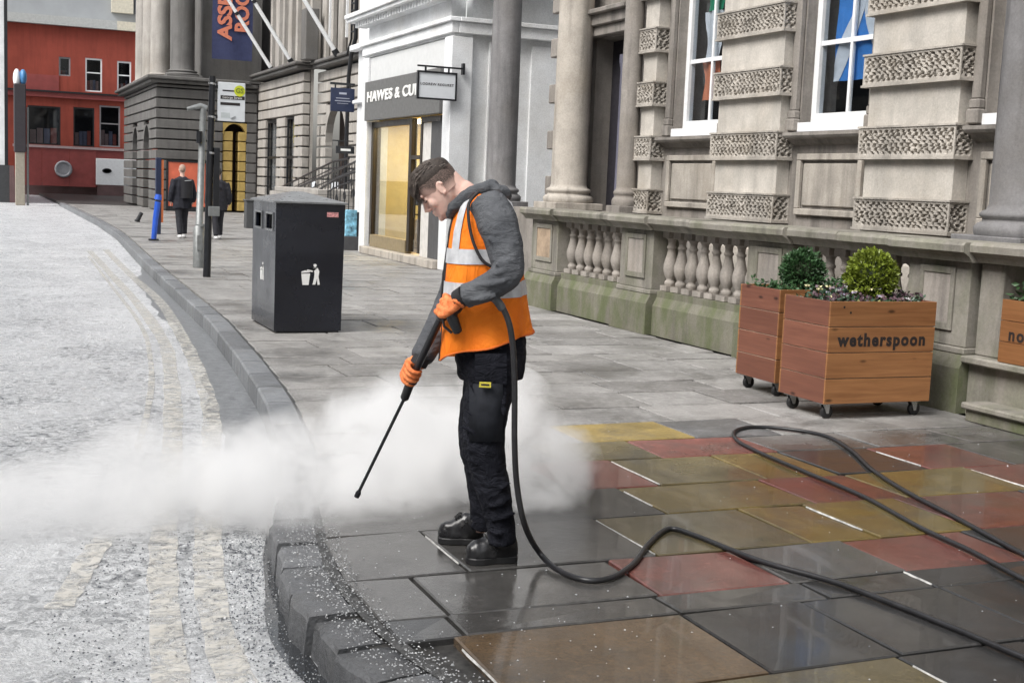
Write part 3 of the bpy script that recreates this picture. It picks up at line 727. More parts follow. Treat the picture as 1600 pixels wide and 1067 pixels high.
# trough on the ledge: a planter's reflection in glass, modelled as solid boards
def trough(x0, x1, y0, y1, z0, z1):
    t = empty('planter_reflection', ((x0+x1)/2,(y0+y1)/2,z0), 'planter reflection in dark glass, built as a wooden trough on the stone ledge at the right edge', 'planter')
    nb = 3; H = (z1-z0)/nb
    for i in range(nb):
        a = z0+H*i+.002; b = z0+H*(i+1)-.002
        boxes('board', WOODF, t, [((x0,y0,a),(x0+.02,y1,b))], bevel=.002); boxes('board', WOODS, t, [((x0+.021,y1-.02,a),(x1,y1,b))], bevel=.002); boxes('board', WOODS, t, [((x1-.02,y0,a),(x1,y1-.021,b))], bevel=.002)
    boxes('soil', SOIL, t, [((x0+.022,y0,z0+.02),(x1-.022,y1-.022,z1-.03))])
    put_text('no', .13, (x0-.002, y1-.165, z0+H*1.35), (0,-1,0), (0,0,1), LETK, t, 'painted_lettering', .001, .004, 1.25)
trough(6.99, 7.32, 5.4, 7.26, .462, .93)  # the planter's reflection, built as a solid trough

G1 = leafmat('box_leaves_lime', (.155,.20,.022)); G2 = leafmat('box_leaves_dark', (.035,.085,.03)); G3 = leafmat('ivy_leaves', (.03,.065,.035))
cY = PY(1361,432,7.9); cD = PY(1254,424,8.8)
topiary(cY, .185, 3600, G1, 'box_ball', 'yellow green clipped ball in the lettered planter')
topiary(cD, .165, 2600, G2, 'box_ball', 'dark green clipped ball in the half-hidden planter')
def cover(x0, x1, y0, y1, z, n, mat, name, label, h=.1, L=.045, parent=None):
    mb = MB()
    for i in range(n):
        p = V((random.uniform(x0,x1), random.uniform(y0,y1), z)); hh = h*max(.1,.55+.9*mnoise.noise(p*5))*random.random()
        leaf(mb, p+V((0,0,hh)), V((random.gauss(0,1),random.gauss(0,1),random.uniform(-.1,1.2))), L*random.uniform(.5,1.2), L*.28)
    return tag(mb.build(name, mat), label, 'plants', kind='stuff')
cover(5.74,6.64,7.63,8.12,.84, 900, G3, 'bedding_plants', 'low dark leaves covering the soil of the lettered planter')
cover(5.96,6.86,8.58,9.08,.84, 900, G2, 'bedding_plants', 'low green leaves covering the soil of the half-hidden planter', .13)
cover(5.74,6.6,7.62,7.9,.85, 260, leafmat('purple_heuchera', (.10,.06,.075)), 'heuchera_leaves', 'purple brown leaves at the front of the lettered planter', .12, .05)
cover(6.0,6.4,7.64,7.85,.85, 200, leafmat('lime_sedum', (.30,.30,.10)), 'sedum', 'pale lime low plants under the yellow green ball', .05, .03)
cover(7.03,7.28,5.5,7.22,.90, 900, G2, 'reflected_planter_plants', 'dark leafy plants of the reflected planter, built in the trough on the ledge', .28, .06)
for i in range(26):
    p = V((random.uniform(5.76,6.45), random.uniform(7.63,8.0), .88+random.uniform(.0,.07))); mb = MB()
    for k in range(5):
        a = k*1.257; leaf(mb, p, V((math.cos(a),math.sin(a),.5)), .026, .011)
    tag(mb.build('pansy', leafmat('petal_%d' % i, random.choice([(.7,.68,.7),(.45,.4,.55),(.7,.66,.4)]), .2)), 'small pale flower among the leaves of the lettered planter', 'flower', 'small flowers in the lettered planter')

# ================================================================== WHITE SHOP
SX = 8.1
shop = empty('white_shop', (9.5,25,0), 'white painted corner shop with grey sign band and warm lit window', 'building')
SY0, SY1 = 22.3, 27.75
WARM = plain('warm_cream_plaster', (.62,.50,.24), .7, var=.08)
boxes('side_wall', WHITEP, shop, [((8.42,SY0,0),(14,SY0+.3,7.5))])
boxes('corner_pilaster', WHITEP, shop, [((8.0,SY0-.12,0),(8.41,SY0+.28,4.25))], bevel=.012)
boxes('corner_pilaster', WHITEP, shop, [((8.75,SY0-.06,.35),(9.15,SY0-.001,4.2)), ((9.6,SY0-.05,.35),(11.5,SY0-.001,4.2))], bevel=.01)
boxes('wall_vent', plain('weathered_vent', (.5,.51,.52), .6), shop, [((9.02,SY0-.1,3.1),(9.12,SY0-.061,3.75))], bevel=.006)
boxes('end_pilaster', WHITEP, shop, [((8.0,SY1-.22,0),(8.5,SY1+.18,4.25))], bevel=.012)
boxes('upper_wall', WHITEP, shop, [((8.12,SY0+.31,4.3),(8.4,SY1+.18,7.5)), ((8.05,SY0-.1,4.26),(8.40,SY1+.18,4.298))])
boxes('entablature', WHITEP, shop, [((7.98,SY0-.14,4.3),(8.118,SY1+.2,4.5)), ((7.92,SY0-.2,4.501),(8.117,SY1+.26,4.58))], bevel=.01)
boxes('side_moulding', WHITEP, shop, [((8.12,SY0-.16,4.3),(14,SY0-.001,4.5)), ((8.12,SY0-.22,4.501),(14,SY0-.001,4.58))], bevel=.01)
cor = boxes('cornice', WHITEP, shop, [((7.75,SY0-.35,5.05),(8.118,SY1+.7,5.13)), ((7.70,SY0-.4,5.131),(8.117,SY1+.75,5.22))], bevel=.008)
boxes('cornice_return', WHITEP, shop, [((8.12,SY0-.35,5.05),(14,SY0-.001,5.13)), ((8.12,SY0-.4,5.131),(14,SY0-.001,5.22))], bevel=.008)
for i in range(34):
    y = SY0-.2+i*.18; boxes('dentil', WHITEP, cor, [((7.86,y,4.93),(8.115,y+.1,5.049))])
boxes('fascia_panel', PALEP, shop, [((8.06,SY0+.3,3.72),(8.14,SY1-.24,4.24))])
sb = boxes('sign_band', GREYP, shop, [((7.94,SY0+.3,2.88),(8.05,SY1-.235,3.715))], bevel=.01)
put_text('HAWES & CURTIS', .3, (7.935, (27.35+22.75)/2+.1, 3.37), (0,-1,0), (0,0,1), LETW, sb, 'lettering', .012, .008, 1.05, width=4.3)
BRONZE = plain('dark_bronze_frame', (.035,.026,.018), .35, .4)
boxes('window_frame', BRONZE, shop, [((8.12,SY1-.36,.2),(8.3,SY1-.223,2.87)), ((8.12,24.70,.2),(8.24,24.86,2.87)), ((8.12,24.05,.2),(8.24,24.16,2.87)), ((8.12,24.87,2.74),(8.24,SY1-.37,2.87)), ((8.12,24.17,2.05),(8.22,24.69,2.13)), ((8.12,23.0,2.76),(8.22,24.04,2.87))])
boxes('window_base', plain('brass_stall_riser', (.24,.19,.11), .45), shop, [((8.1,24.87,.16),(8.25,SY1-.37,.42))])
boxes('threshold', BANK, shop, [((7.9,SY0+.3,0),(8.4,SY1-.23,.155))], bevel=.01)
boxes('pane', GLASS, shop, [((8.17,24.87,.43),(8.176,SY1-.37,2.73))]); boxes('pane', GLASS, shop, [((8.17,24.17,.2),(8.176,24.69,2.04))]); boxes('pane', GLASS, shop, [((8.17,24.17,2.14),(8.176,24.69,2.86))])
boxes('door_handle', BRONZE, shop, [((8.06,24.22,.9),(8.09,24.25,1.5)), ((8.0901,24.22,.95),(8.168,24.25,.98)), ((8.0901,24.22,1.4),(8.168,24.25,1.43))])
boxes('interior_wall', WARM, shop, [((10.2,SY0+.31,.1),(10.3,SY1,2.9)), ((8.5,SY1-.05,.1),(10.19,SY1+.1,2.9)), ((8.42,SY0+.31,.1),(10.19,SY0+.4,2.9))])
boxes('interior_ceiling', WARM, shop, [((8.3,SY0+.31,2.9),(10.3,SY1,3.0))])
boxes('interior_floor', plain('shop_floor', (.2,.14,.09), .5), shop, [((8.3,SY0+.31,.1),(10.2,SY1,.15))])
LAMP = emit('warm_shop_light', (1,.80,.45), 14)
for y in (23.6,25.0,25.8,26.6): boxes('light_panel', LAMP, shop, [((8.5,y-.2,2.86),(9.9,y+.2,2.89))])
boxes('curtain_panel', plain('pale_marble_panel', (.62,.60,.57), .4, var=.12), shop, [((8.14,23.55,.156),(8.2,24.04,2.75))])
boxes('stone_panel', stone('black_veined_stone', (.11,.11,.115), .4, .4), shop, [((8.13,22.7,.156),(8.21,23.54,2.87))])
MB().tube([V((7.96,22.62,1.25)),V((7.95,22.62,1.5)),V((7.97,22.62,1.72)),V((7.96,22.62,1.9))], [.05,.04,.035,.02], 8).build('finial', BLACKM, shop)
# window display: a dressed mannequin
mq = empty('mannequin', (8.75,25.65,.42), 'headless dressed mannequin in the shop window with jacket and blue trousers', 'mannequin')
MB().loft([[V((8.75+a*math.cos(k*.524), 25.65+b*math.sin(k*.524), z)) for k in range(12)] for a, b, z in ((.1,.17,1.15),(.12,.2,1.3),(.13,.23,1.5),(.13,.25,1.68),(.09,.2,1.78),(.05,.07,1.85),(.045,.05,1.95))]).build('jacket', plain('tweed', (.16,.15,.14), .9, var=.5, nscale=60), mq)
for s in (-1,1): MB().tube([(8.74,25.65+s*.25,1.7),(8.72,25.65+s*.3,1.4),(8.68,25.65+s*.26,1.12)], [.06,.055,.045], 8).build('sleeve', plain('tweed_sleeve', (.2,.19,.18), .9, var=.4, nscale=60), mq)
MB().loft([[V((8.75+a*math.cos(k*.524), 25.65+b*math.sin(k*.524), z)) for k in range(12)] for a, b, z in ((.1,.19,.43),(.1,.2,.7),(.11,.2,1.0),(.1,.18,1.16))]).build('trousers', plain('blue_check', (.05,.1,.28), .9, var=.9, nscale=14), mq)
tag(boxes('display_table', plain('table_wood', (.3,.2,.1), .5), None, [((9.0,26.3,.15),(9.6,27.1,.8))], .02), 'low wooden table standing inside the lit shop window', 'table')
# hanging sign
hs = empty('hanging_sign', (8.3,24.0,3.2), 'white hanging sign in a black frame outside the white shop', 'sign')
A = PY(653,108,22.55); B = PY(714,117,22.55); Cc = PY(712,160,22.55); Dd = PY(650,153,22.55)
hx0, hx1 = (A.x+Dd.x)/2, (B.x+Cc.x)/2; hz1 = (A.z+B.z)/2; hz0 = (Cc.z+Dd.z)/2; hy = 22.1
k = hy/22.55; hx0, hx1 = hx0*k, hx1*k; hz0, hz1 = CH+(hz0-CH)*k, CH+(hz1-CH)*k
boxes('panel', plain('pale_sign_panel', (.68,.71,.74), .4, var=.03), hs, [((hx0+.02,hy-.02,hz0+.02),(hx1-.02,hy+.02,hz1-.02))])
boxes('frame', BLACKM, hs, [((hx0,hy-.035,hz0),(hx1,hy+.035,hz0+.03)), ((hx0,hy-.035,hz1-.03),(hx1,hy+.035,hz1)), ((hx0,hy-.034,hz0+.031),(hx0+.03,hy+.034,hz1-.031)), ((hx1-.03,hy-.034,hz0+.031),(hx1,hy+.034,hz1-.031))])
boxes('bracket', BLACKM, hs, [((hx0,hy-.015,hz1+.07),(hx1+.1,hy+.015,hz1+.1)), ((hx0+.14,hy-.012,hz1+.001),(hx0+.17,hy+.012,hz1+.069)), ((hx1-.17,hy-.012,hz1+.001),(hx1-.14,hy+.012,hz1+.069)), ((hx1+.101,hy-.04,hz1-.02),(hx1+.14,hy+.06,hz1+.18))])
put_text('LODREW REGURET', .06, ((hx0+hx1)/2, hy-.022, (hz0+hz1)/2+.02), (1,0,0), (0,0,1), LETK, hs, 'lettering', .001, .001, 1.1, width=(hx1-hx0)*.84)

# ================================================================== ASSEMBLY BUILDING (far, with portico)
asm = empty('assembly_building', (11,48,0), 'large rusticated stone hall with a projecting dark portico and giant columns', 'building')
def courses(plane, k0, depth, s0, s1, z0, z1, ch, ops, mat, parent):
    """rusticated face: one block per course and run; plane 'x' or 'y', k0 = face, depth inward"""
    z = z0
    while z < z1-.05:
        zb = min(z+ch, z1); cut = sorted([(max(o[0],s0), min(o[1],s1)) for o in ops if o[2] < zb-.06 and o[3] > z+.06])
        a = s0; runs = []
        for o in cut:
            if o[0] > a+.02: runs.append((a, o[0]))
            a = max(a, o[1])
        if s1 > a+.02: runs.append((a, s1))
        for a, b in runs:
            g = .028
            if plane == 'x': boxes('stone_course', mat, parent, [((k0,a,z+g),(k0+depth,b,zb-g))], bevel=.02)
            else: boxes('stone_course', mat, parent, [((a,k0,z+g),(b,k0+depth,zb-g))], bevel=.02)
        z = zb
def arch_fill(plane, k, th, s0, s1, zs, zt, mat, parent, name='arch'):
    c = (s0+s1)/2; r = (s1-s0)/2; h = zt-zs; n = 12
    poly = [(s0,zt+.02)] + [(c-r*math.cos(math.pi*i/n), zs+h*math.sin(math.pi*i/n)) for i in range(n+1)] + [(s1,zt+.02)]
    if plane == 'x': MB().prism(poly, (k,0,0), (0,1,0), (0,0,1), (th,0,0)).build(name, mat, parent)
    else: MB().prism(poly, (0,k,0), (1,0,0), (0,0,1), (0,th,0)).build(name, mat, parent)
o1 = [(51.3,53.4,.3,3.85),(48.25,49.85,.3,3.9)]
boxes('wall', WING, asm, [((11.5,46.95,0),(11.6,70,5.6))])
courses('x', 11.2, .28, 46.95, 54.9, 0, 5.5, .39, o1, WING, asm)
for a, b, c, d in o1:
    boxes('window', BLACKM, asm, [((11.3,a,c),(11.36,a+.1,d)), ((11.3,b-.1,c),(11.36,b,d)), ((11.3,a+.101,d-.1),(11.36,b-.101,d)), ((11.3,a+.101,2.3),(11.36,b-.101,2.4))])
    boxes('pane', GLASSD, asm, [((11.4,a+.1,c),(11.41,b-.1,d-.1))])
boxes('window_reflection_board', plain('yellow_reflection', (.55,.42,.1), .6), asm, [((11.44,48.4,2.9),(11.46,49.4,3.7))])  # yellow board behind the pane paints a reflection in the glass
o2 = [(43.0,45.7,0,4.2),(46.35,46.7,.3,3.5)]
courses('x', 11.75, .28, 38.6, 46.94, 0, 5.5, .39, o2, WING, asm); arch_fill('x', 11.76, .26, 43.0, 45.7, 2.9, 4.18, WING, asm)
boxes('wall', WING, asm, [((12.04,38.6,4.3),(12.1,46.94,5.6))])
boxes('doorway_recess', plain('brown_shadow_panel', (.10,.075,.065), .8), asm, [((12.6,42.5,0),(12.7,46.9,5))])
boxes('door', BLACKM, asm, [((12.5,43.9,1.0),(12.59,45.4,3.2))])
# string course / ledge
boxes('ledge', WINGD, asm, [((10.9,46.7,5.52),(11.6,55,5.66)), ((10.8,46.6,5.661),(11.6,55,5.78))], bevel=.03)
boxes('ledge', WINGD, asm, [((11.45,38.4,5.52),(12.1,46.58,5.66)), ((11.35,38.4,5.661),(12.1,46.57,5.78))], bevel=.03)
# upper storey of the wing: pale piers and tall windows
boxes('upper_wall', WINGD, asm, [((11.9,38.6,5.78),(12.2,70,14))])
yy = 39.0; i = 0
while yy < 54.5:
    wide = .55 if i % 2 == 0 else .22
    boxes('pier', WING, asm, [((11.5 if yy > 46.6 else 11.7,yy,5.781),(11.89,yy+wide,14))], bevel=.03)
    if i % 2 == 1: boxes('window', WFRAME, asm, [((11.8,yy+wide+.1,6.4),(11.88,yy+wide+.2,12)), ((11.8,yy+wide+.62,6.4),(11.88,yy+wide+.7,12))])
    yy += wide+.75; i += 1
boxes('parapet_block', WINGD, asm, [((11.0,45.9,5.785),(11.49,46.6,7.6))], bevel=.03)
# portico
PYY = 55.0; PXX = 7.0
o3 = [(9.75,10.75,0,3.75)]
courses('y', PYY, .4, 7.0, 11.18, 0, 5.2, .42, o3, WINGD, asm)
boxes('portico_core', WINGD, asm, [((7.15,55.41,0),(9.7,55.5,5.2))])
arch_fill('y', PYY+.02, .36, 9.75, 10.75, 3.1, 3.73, OCHRE, asm)
for i, (x, z) in enumerate([(x, z) for z in [.05+.42*j for j in range(8)] for x in (9.76, 10.42)]):
    boxes('reveal_stone', OCHRE, asm, [((x,55.05,z+.02),(x+(.42 if x < 10 else .32),55.75,z+.4))], bevel=.02)
boxes('inner_wall', plain('dark_brown_inside', (.03,.015,.012), .8), asm, [((9.7,56.2,0),(11,56.3,5))])
o4 = [(57.2,59.2,0,3.6),(61.4,63.4,0,3.6)]
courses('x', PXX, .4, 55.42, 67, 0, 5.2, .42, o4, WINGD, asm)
for a, b, c, d in o4: arch_fill('x', PXX+.02, .36, a, b, 2.6, 3.58, WINGD, asm)
boxes('portico_ledge', WINGD, asm, [((6.75,54.75,5.22),(11.18,67.5,5.36)), ((6.6,54.6,5.361),(10.79,67.6,5.5))], bevel=.03)
boxes('portico_attic_wall', WINGD, asm, [((9.0,55.9,5.501),(11.5,56.1,14)), ((9.0,56.11,5.501),(9.2,67,14))])
for x, yv in ((8.15,55.65),(7.6,58.4),(7.6,61.2),(7.6,64.0)): column((x,yv), .5 if x > 8 else .42, 5.6, 14, WINGD if x > 8 else WING, asm, 18)
# banner
bn = empty('banner', (9.98,54.4,6.3), 'navy vertical banner with orange lettering hanging on the portico', 'banner')
NAVYC = plain('navy_banner_cloth', (.03,.038,.10), .8, var=.15); ORL = plain('orange_lettering', (.62,.2,.12), .7)
MB().loft([[V((9.15+1.65*k/10, 54.4+.03*math.sin(k*.9+j*.5), 6.3+3.6*j/10)) for k in range(11)] for j in range(11)], cap=False, closed=False).build('cloth', NAVYC, bn)
boxes('banner_pole', BLACKM, bn, [((9.1,54.38,9.9),(10.85,54.46,9.96))])
put_text('ASSEMBLY', .78, (9.68,54.35,7.05+2.0), (0,0,1), (-1,0,0), ORL, bn, 'lettering', .005, .03, 1.0, width=4.0)
put_text('ROOMS', .78, (10.38,54.35,7.5+1.25), (0,0,1), (-1,0,0), ORL, bn, 'lettering', .005, .03, 1.0, width=2.6)
# flagpoles
for i, (u, v) in enumerate(((425,110),(455,97),(525,83))):
    b = PX(u, v, 11.35); d = V((-2.3,0,3.35)); fp = empty('flagpole', b, ['white slanting flagpole nearest the navy banner', 'white slanting flagpole, middle of the three on the ledge', 'white slanting flagpole nearest the drainpipe'][i], 'flagpole', 'slanting flagpoles on the hall')
    MB().tube([b, b+d*.6, b+d*1.5], [.075,.07,.05], 10).build('shaft', WFRAME, fp)
    MB().tube([b+d*.62, b+d*.65], .085, 10).build('collar', BLACKM, fp); MB().tube([b-d*.03, b+d*.03], .11, 10).build('socket', BLACKM, fp)
# drainpipe
dp = empty('drainpipe', (11.3,40.3,0), 'black cast iron drainpipe climbing the corner of the hall', 'pipe')
P = [PX(u, v, 11.3) for u, v in ((558,-40),(556,60),(549,85),(545,120),(542,200))]
MB().tube(P + [V((P[-1].x,P[-1].y,0))], .07, 8).build('pipe', BLACKM, dp)
P2 = [p+V((-.05,.35,0)) for p in P[:3]]
MB().tube(P2, .035, 6).build('side_pipe', BLACKM, dp)
for k in range(9):
    t = k/9; a = P[0].lerp(P[1], t); MB().tube([a, a+V((-.05,.35,0))], .03, 6).build('pipe_rung', BLACKM, dp)
# white annex between hall and shop
ann = empty('white_annex', (9.5,31,0), 'narrow white painted building end squeezed between hall and shop', 'building')
boxes('wall', WHITEP, ann, [((9.3,28.2,0),(9.6,32.9,4.0)), ((9.3,28.2,4.45),(9.6,32.9,8)), ((9.3,28.2,4.001),(9.6,31.2,4.449)), ((9.3,32.0,4.001),(9.6,32.9,4.449))])
boxes('window', BLACKM, ann, [((9.32,31.21,4.0),(9.36,31.99,4.45))]); boxes('string_course', WHITEP, ann, [((9.1,28.2,4.9),(9.299,33.1,5.05)), ((9.18,28.2,3.55),(9.299,33.0,3.65))], .02)
boxes('door', plain('dark_green_grey_door', (.05,.06,.06), .5), ann, [((9.26,30.4,.3),(9.298,31.3,3.4))])
# hanging navy sign and small plate
ns = empty('hanging_sign', (9,33.2,3.6), 'square navy hanging sign on a black bracket beside the hall doorway', 'sign')
a = PY(517,137,33.2); b = PY(553,176,33.2)
boxes('board', NAVY, ns, [((a.x,33.17,b.z),(b.x,33.23,a.z))], .008); boxes('bracket', BLACKM, ns, [((a.x-.02,33.18,a.z+.08),(9.3,33.22,a.z+.14)), ((a.x+.1,33.19,a.z+.001),(a.x+.14,33.21,a.z+.079)), ((b.x-.14,33.19,a.z+.001),(b.x-.1,33.21,a.z+.079))])
mx_, mz_ = (a.x+b.x)/2, (a.z+b.z)/2
for dz, wd, h in ((.14,.2,.05),(.03,.36,.02),(-.04,.42,.02),(-.1,.3,.012)): boxes('lettering', plain('dim_lettering', (.35,.37,.45), .6), ns, [((mx_-wd/2,33.164,mz_+dz),(mx_+wd/2,33.169,mz_+dz+h))])
ns2 = empty('wall_plate_sign', (9,33.2,2.4), 'small black sign with a white bar above the stair railings', 'sign')
a = PY(525,228,33.2); b = PY(553,241,33.2)
boxes('board', BLACKM, ns2, [((a.x,33.17,b.z),(b.x,33.23,a.z))]); boxes('white_bar', LETW, ns2, [((a.x+.12,33.164,(a.z+b.z)/2-.03),(b.x-.1,33.169,(a.z+b.z)/2+.03))]); boxes('bracket', BLACKM, ns2, [((a.x-.1,33.19,a.z+.12),(9.3,33.21,a.z+.15)), ((a.x+.05,33.19,a.z+.001),(a.x+.08,33.21,a.z+.119))])
# stairs and railings
st = empty('stone_stair', (10.5,43,0), 'stone stair rising to the hall doorway behind the litter bin', 'stair')
for i in range(8): boxes('step', WING, st, [((9.2,36.5+.0,0.16*i),(11.7,47.5-i*.75,.16*(i+1)-.002))], .015)
def railing(x, pix, label):
    P = [PX(u, v, x) for u, v in pix]; r = empty('stair_railing', V((x,P[0].y,0)), label, 'railing', 'black railings of the hall stair')
    MB().tube(P, .035, 8).build('handrail', BLACKM, r); MB().tube([p-V((0,0,.22)) for p in P], .02, 6).build('rail', BLACKM, r)
    n = 16
    for k in range(n+1):
        t = k/n*(len(P)-1); i = min(int(t), len(P)-2); p = P[i].lerp(P[i+1], t-i); MB().bar(p, V((p.x,p.y,max(.05,p.z-1.0))), .022).build('upright', BLACKM, r)
        if k % 2 == 0: MB().tube([p+V((0,.12*math.sin(q*.785),-.55+.12*math.cos(q*.785))) for q in range(9)], .014, 5).build('scroll', BLACKM, r)
railing(11.0, [(424,300),(470,278),(520,253),(545,248)], 'black stair railing farthest left against the stone front')
railing(10.2, [(450,300),(500,278),(545,258),(566,248)], 'black stair railing in the middle of the stair')
railing(9.5, [(488,306),(505,292),(530,278),(568,264)], 'black curved stair railing nearest the white shop')

# ================================================================== RED BUILDING closing the street
RED = stone('red_render', (.33,.068,.045), .55, .5, nscale=.25, bump=.15); RED2 = plain('maroon_panel', (.25,.05,.045), .6, var=.15, nscale=2); GREYR = plain('grey_roof_panel', (.33,.345,.36), .6, var=.12, nscale=.6)
CREAMP = plain('cream_render', (.58,.54,.44), .7); BRN = plain('brown_plinth', (.12,.07,.07), .8, var=.2, nscale=1.5)
rb = empty('red_building', (6,85,0), 'long red rendered building closing the far end of the street', 'building')
ow = [(5.0,5.68,7.2,8.35),(6.55,7.55,6.35,8.4),(8.45,9.3,6.35,8.35),(3.2,5.1,2.95,5.3),(5.85,7.1,2.95,5.35),(7.4,8.65,3.0,5.55)]
def wall_y(y0, y1, x0, x1, z0, z1, ops):
    m = wall_x(y0, y1, x0, x1, z0, z1, ops); m.v = [V((p.y, p.x, p.z)) for p in m.v]; return m
wall_y(85, 85.3, -2, 14, .65, 10.2, ow).build('wall', RED, rb)
boxes('plinth', BRN, rb, [((-2,84.8,RZ),(14,85.29,.649))])
boxes('band', RED2, rb, [((-2,84.8,5.85),(14,84.999,6.15)), ((2.8,84.95,6.16),(5.0,84.999,7.2))]); boxes('band_cap', BLACKM, rb, [((-2,84.7,6.151),(14,84.998,6.25))])
boxes('interior', DARKIN, rb, [((-2,86.5,.7),(14,86.6,10))])
frm = plain('grey_window_frame', (.25,.24,.25), .5)
for i, (a, b, c, d) in enumerate(ow):
    w_ = boxes('window', frm if i in (0,5) else WFRAME if i in (1,2) else BLACKM, rb, [((a,85.05,c),(a+.09,85.15,d)), ((b-.09,85.05,c),(b,85.15,d)), ((a+.091,85.05,d-.1),(b-.091,85.15,d)), ((a+.091,85.05,c),(b-.091,85.15,c+.08))])
    if i in (1,2,5): boxes('transom', WFRAME if i != 5 else frm, w_, [((a+.091,85.06,c+(d-c)*.55),(b-.091,85.14,c+(d-c)*.55+.07))])
    boxes('pane', GLASSD, w_, [((a+.09,85.1,c+.08),(b-.09,85.105,d-.1))])
    for k in range(4): boxes('window_display', plain('display_%d_%d' % (i,k), random.choice([(.3,.2,.18),(.4,.36,.35),(.15,.15,.2),(.3,.08,.06)]), .7), w_, [((a+.15+(b-a-.3)*k/4,85.5,c+.1),(a+.15+(b-a-.3)*(k+.85)/4,85.7,c+random.uniform(.3,.45)*(d-c)))])
boxes('eaves', plain('eaves_grey', (.42,.43,.42), .6), rb, [((-2,84.6,10.21),(8.4,85.4,10.75))]); boxes('eaves', CREAMP, rb, [((8.401,84.6,10.21),(14,85.4,10.75))])
boxes('upper_storey', GREYR, rb, [((-2,85.2,10.76),(14,85.6,16))]); boxes('dormer', CREAMP, rb, [((8.1,84.9,11.3),(9.4,85.19,14))]); boxes('window', plain('dark_dormer', (.1,.11,.13), .3), rb, [((9.5,85.0,11.3),(12,85.19,14))])
hd = empty('red_hoarding', (5,84,0), 'maroon hoarding in front of the red building with a round grey vent', 'hoarding')
for k in range(3): boxes('panel', RED2, hd, [((2.4+1.58*k,84.0,.45),(2.4+1.58*k+1.56,84.06,2.75))], .01)
boxes('top_rail', plain('pink_grey_rail', (.4,.3,.3), .6), hd, [((2.3,83.95,2.752),(10.4,84.12,2.9))])
MB().loft([[V((5.2+rr*math.cos(q*.3927), 83.98-o, 1.5+rr*math.sin(q*.3927))) for q in range(16)] for rr, o in ((.52,0),(.52,.06),(.40,.08),(.36,.02))]).build('vent', plain('grey_vent', (.3,.3,.32), .5), hd)
boxes('rear_board', RED2, hd, [((7.13,84.07,.45),(10.2,84.12,2.75))])
wp = empty('white_van_side_board', (8.55,83.8,0), 'white panel with two dark oval openings before the red building', 'panel')
boxes('board', WFRAME, wp, [((7.1,83.8,.62),(10.05,83.9,2.25))], .02)
for x, r in ((7.75,.24),(9.25,.3)): MB().loft([[V((x+rr*math.cos(q*.3927), 83.79-o, 1.5+rr*.55*math.sin(q*.3927))) for q in range(16)] for rr, o in ((r*1.2,0),(r*1.15,.02),(r*.9,.02),(r*.85,.0))]).build('oval_opening', BLACKM, wp)
boxes('foot', BRN, wp, [((7.2,83.78,RZ),(10,83.92,.6))])
tg = empty('red_barrier', PY(226,330,66), 'sloping red and grey barrier beside the portico', 'barrier')
a0 = PY(226,330,66); MB().prism([(0,0),(1.1,0),(1.1,1.2),(.1,2.6),(0,2.6)], (a0.x-.4,66,0), (1,0,0), (0,0,1), (0,.15,0)).build('board', plain('red_orange_board', (.42,.09,.05), .6), tg); MB().bar((a0.x-.32,65.95,2.5),(a0.x+.72,65.95,1.15), .16, .04).build('grey_stripe', GALV, tg)

# left edge: stone pier of the building opposite and kiosk
lb = empty('corner_building', (0,68,0), 'pale stone corner of the building on the left edge with dark plinth', 'building')
boxes('wall', WHITEP, lb, [((-6,66,1.6),(1.45,80,14))]); MB().prism([(0,0),(-.3,0),(-.3,1.75),(-.1,1.75)], (1.95,65.7,RZ), (1,0,0), (0,0,1), (0,14,0)).build('plinth', BRN, lb); boxes('plinth', plain('dark_plinth', (.04,.042,.045), .7), lb, [((-6,65.8,RZ),(1.648,80,1.599))]); boxes('frame', BLACKM, lb, [((1.451,65.9,1.6),(1.6,66.2,14))])
kk = empty('kiosk', (2.15,62,0), 'dark street kiosk with a white and blue rounded top at the left edge', 'kiosk')
boxes('body', plain('kiosk_dark', (.03,.025,.03), .5), kk, [((1.75,61.7,2.2),(2.25,62.3,5.2))], .03); boxes('base', plain('kiosk_beige', (.3,.27,.22), .7), kk, [((1.8,61.75,RZ),(2.2,62.25,2.199))], .02)
MB().ball((1.88,62,5.45), (.16,.3,.42), 14, 10).build('white_cap', WFRAME, kk); MB().ball((2.14,61.95,5.5), (.16,.28,.36), 14, 10).build('blue_cap', plain('kiosk_blue', (.06,.2,.42), .4), kk); MB().tube([(2.32,61.9,RZ),(2.32,61.9,4.2)], .05, 8).build('pole', GALV, kk)

# ================================================================== STREET FURNITURE
# bus stop
bs = empty('bus_stop_pole', G(323,433), 'black bus stop pole carrying a white flag sign', 'bus stop')
b0 = wloc(bs); MB().tube([b0, b0+V((.02,0,1.3)), b0+V((.05,0,3.08))], [.06,.055,.05], 10).build('pole', BLACKM, bs)
for z in (2.95, 2.45, 1.9): MB().tube([b0+V((.045,0,z)), b0+V((.05,0,z+.03))], .062, 10).build('collar', CHROME, bs)
fx0 = b0.x+.13; boxes('flag', plain('bus_flag_white', (.66,.69,.72), .35, var=.05), bs, [((fx0,b0.y-.02,2.41),(fx0+.42,b0.y+.02,3.0))], .006)
boxes('flag_bracket', BLACKM, bs, [((b0.x+.02,b0.y-.021,2.9),(fx0-.001,b0.y+.021,2.95)), ((b0.x+.02,b0.y-.021,2.45),(fx0-.001,b0.y+.021,2.5))])
MB().loft([[V((fx0+.33+r*math.cos(q*.3927), b0.y-.021-o, 2.88+r*math.sin(q*.3927))) for q in range(16)] for r, o in ((.085,0),(.085,.003))]).build('stop_disc', plain('lime_disc', (.55,.6,.03), .5), bs)
put_text('GS', .1, (fx0+.33,b0.y-.026,2.88), (1,0,0), (0,0,1), plain('olive_letters', (.2,.25,.02), .5), bs, 'lettering', .0008, .004)
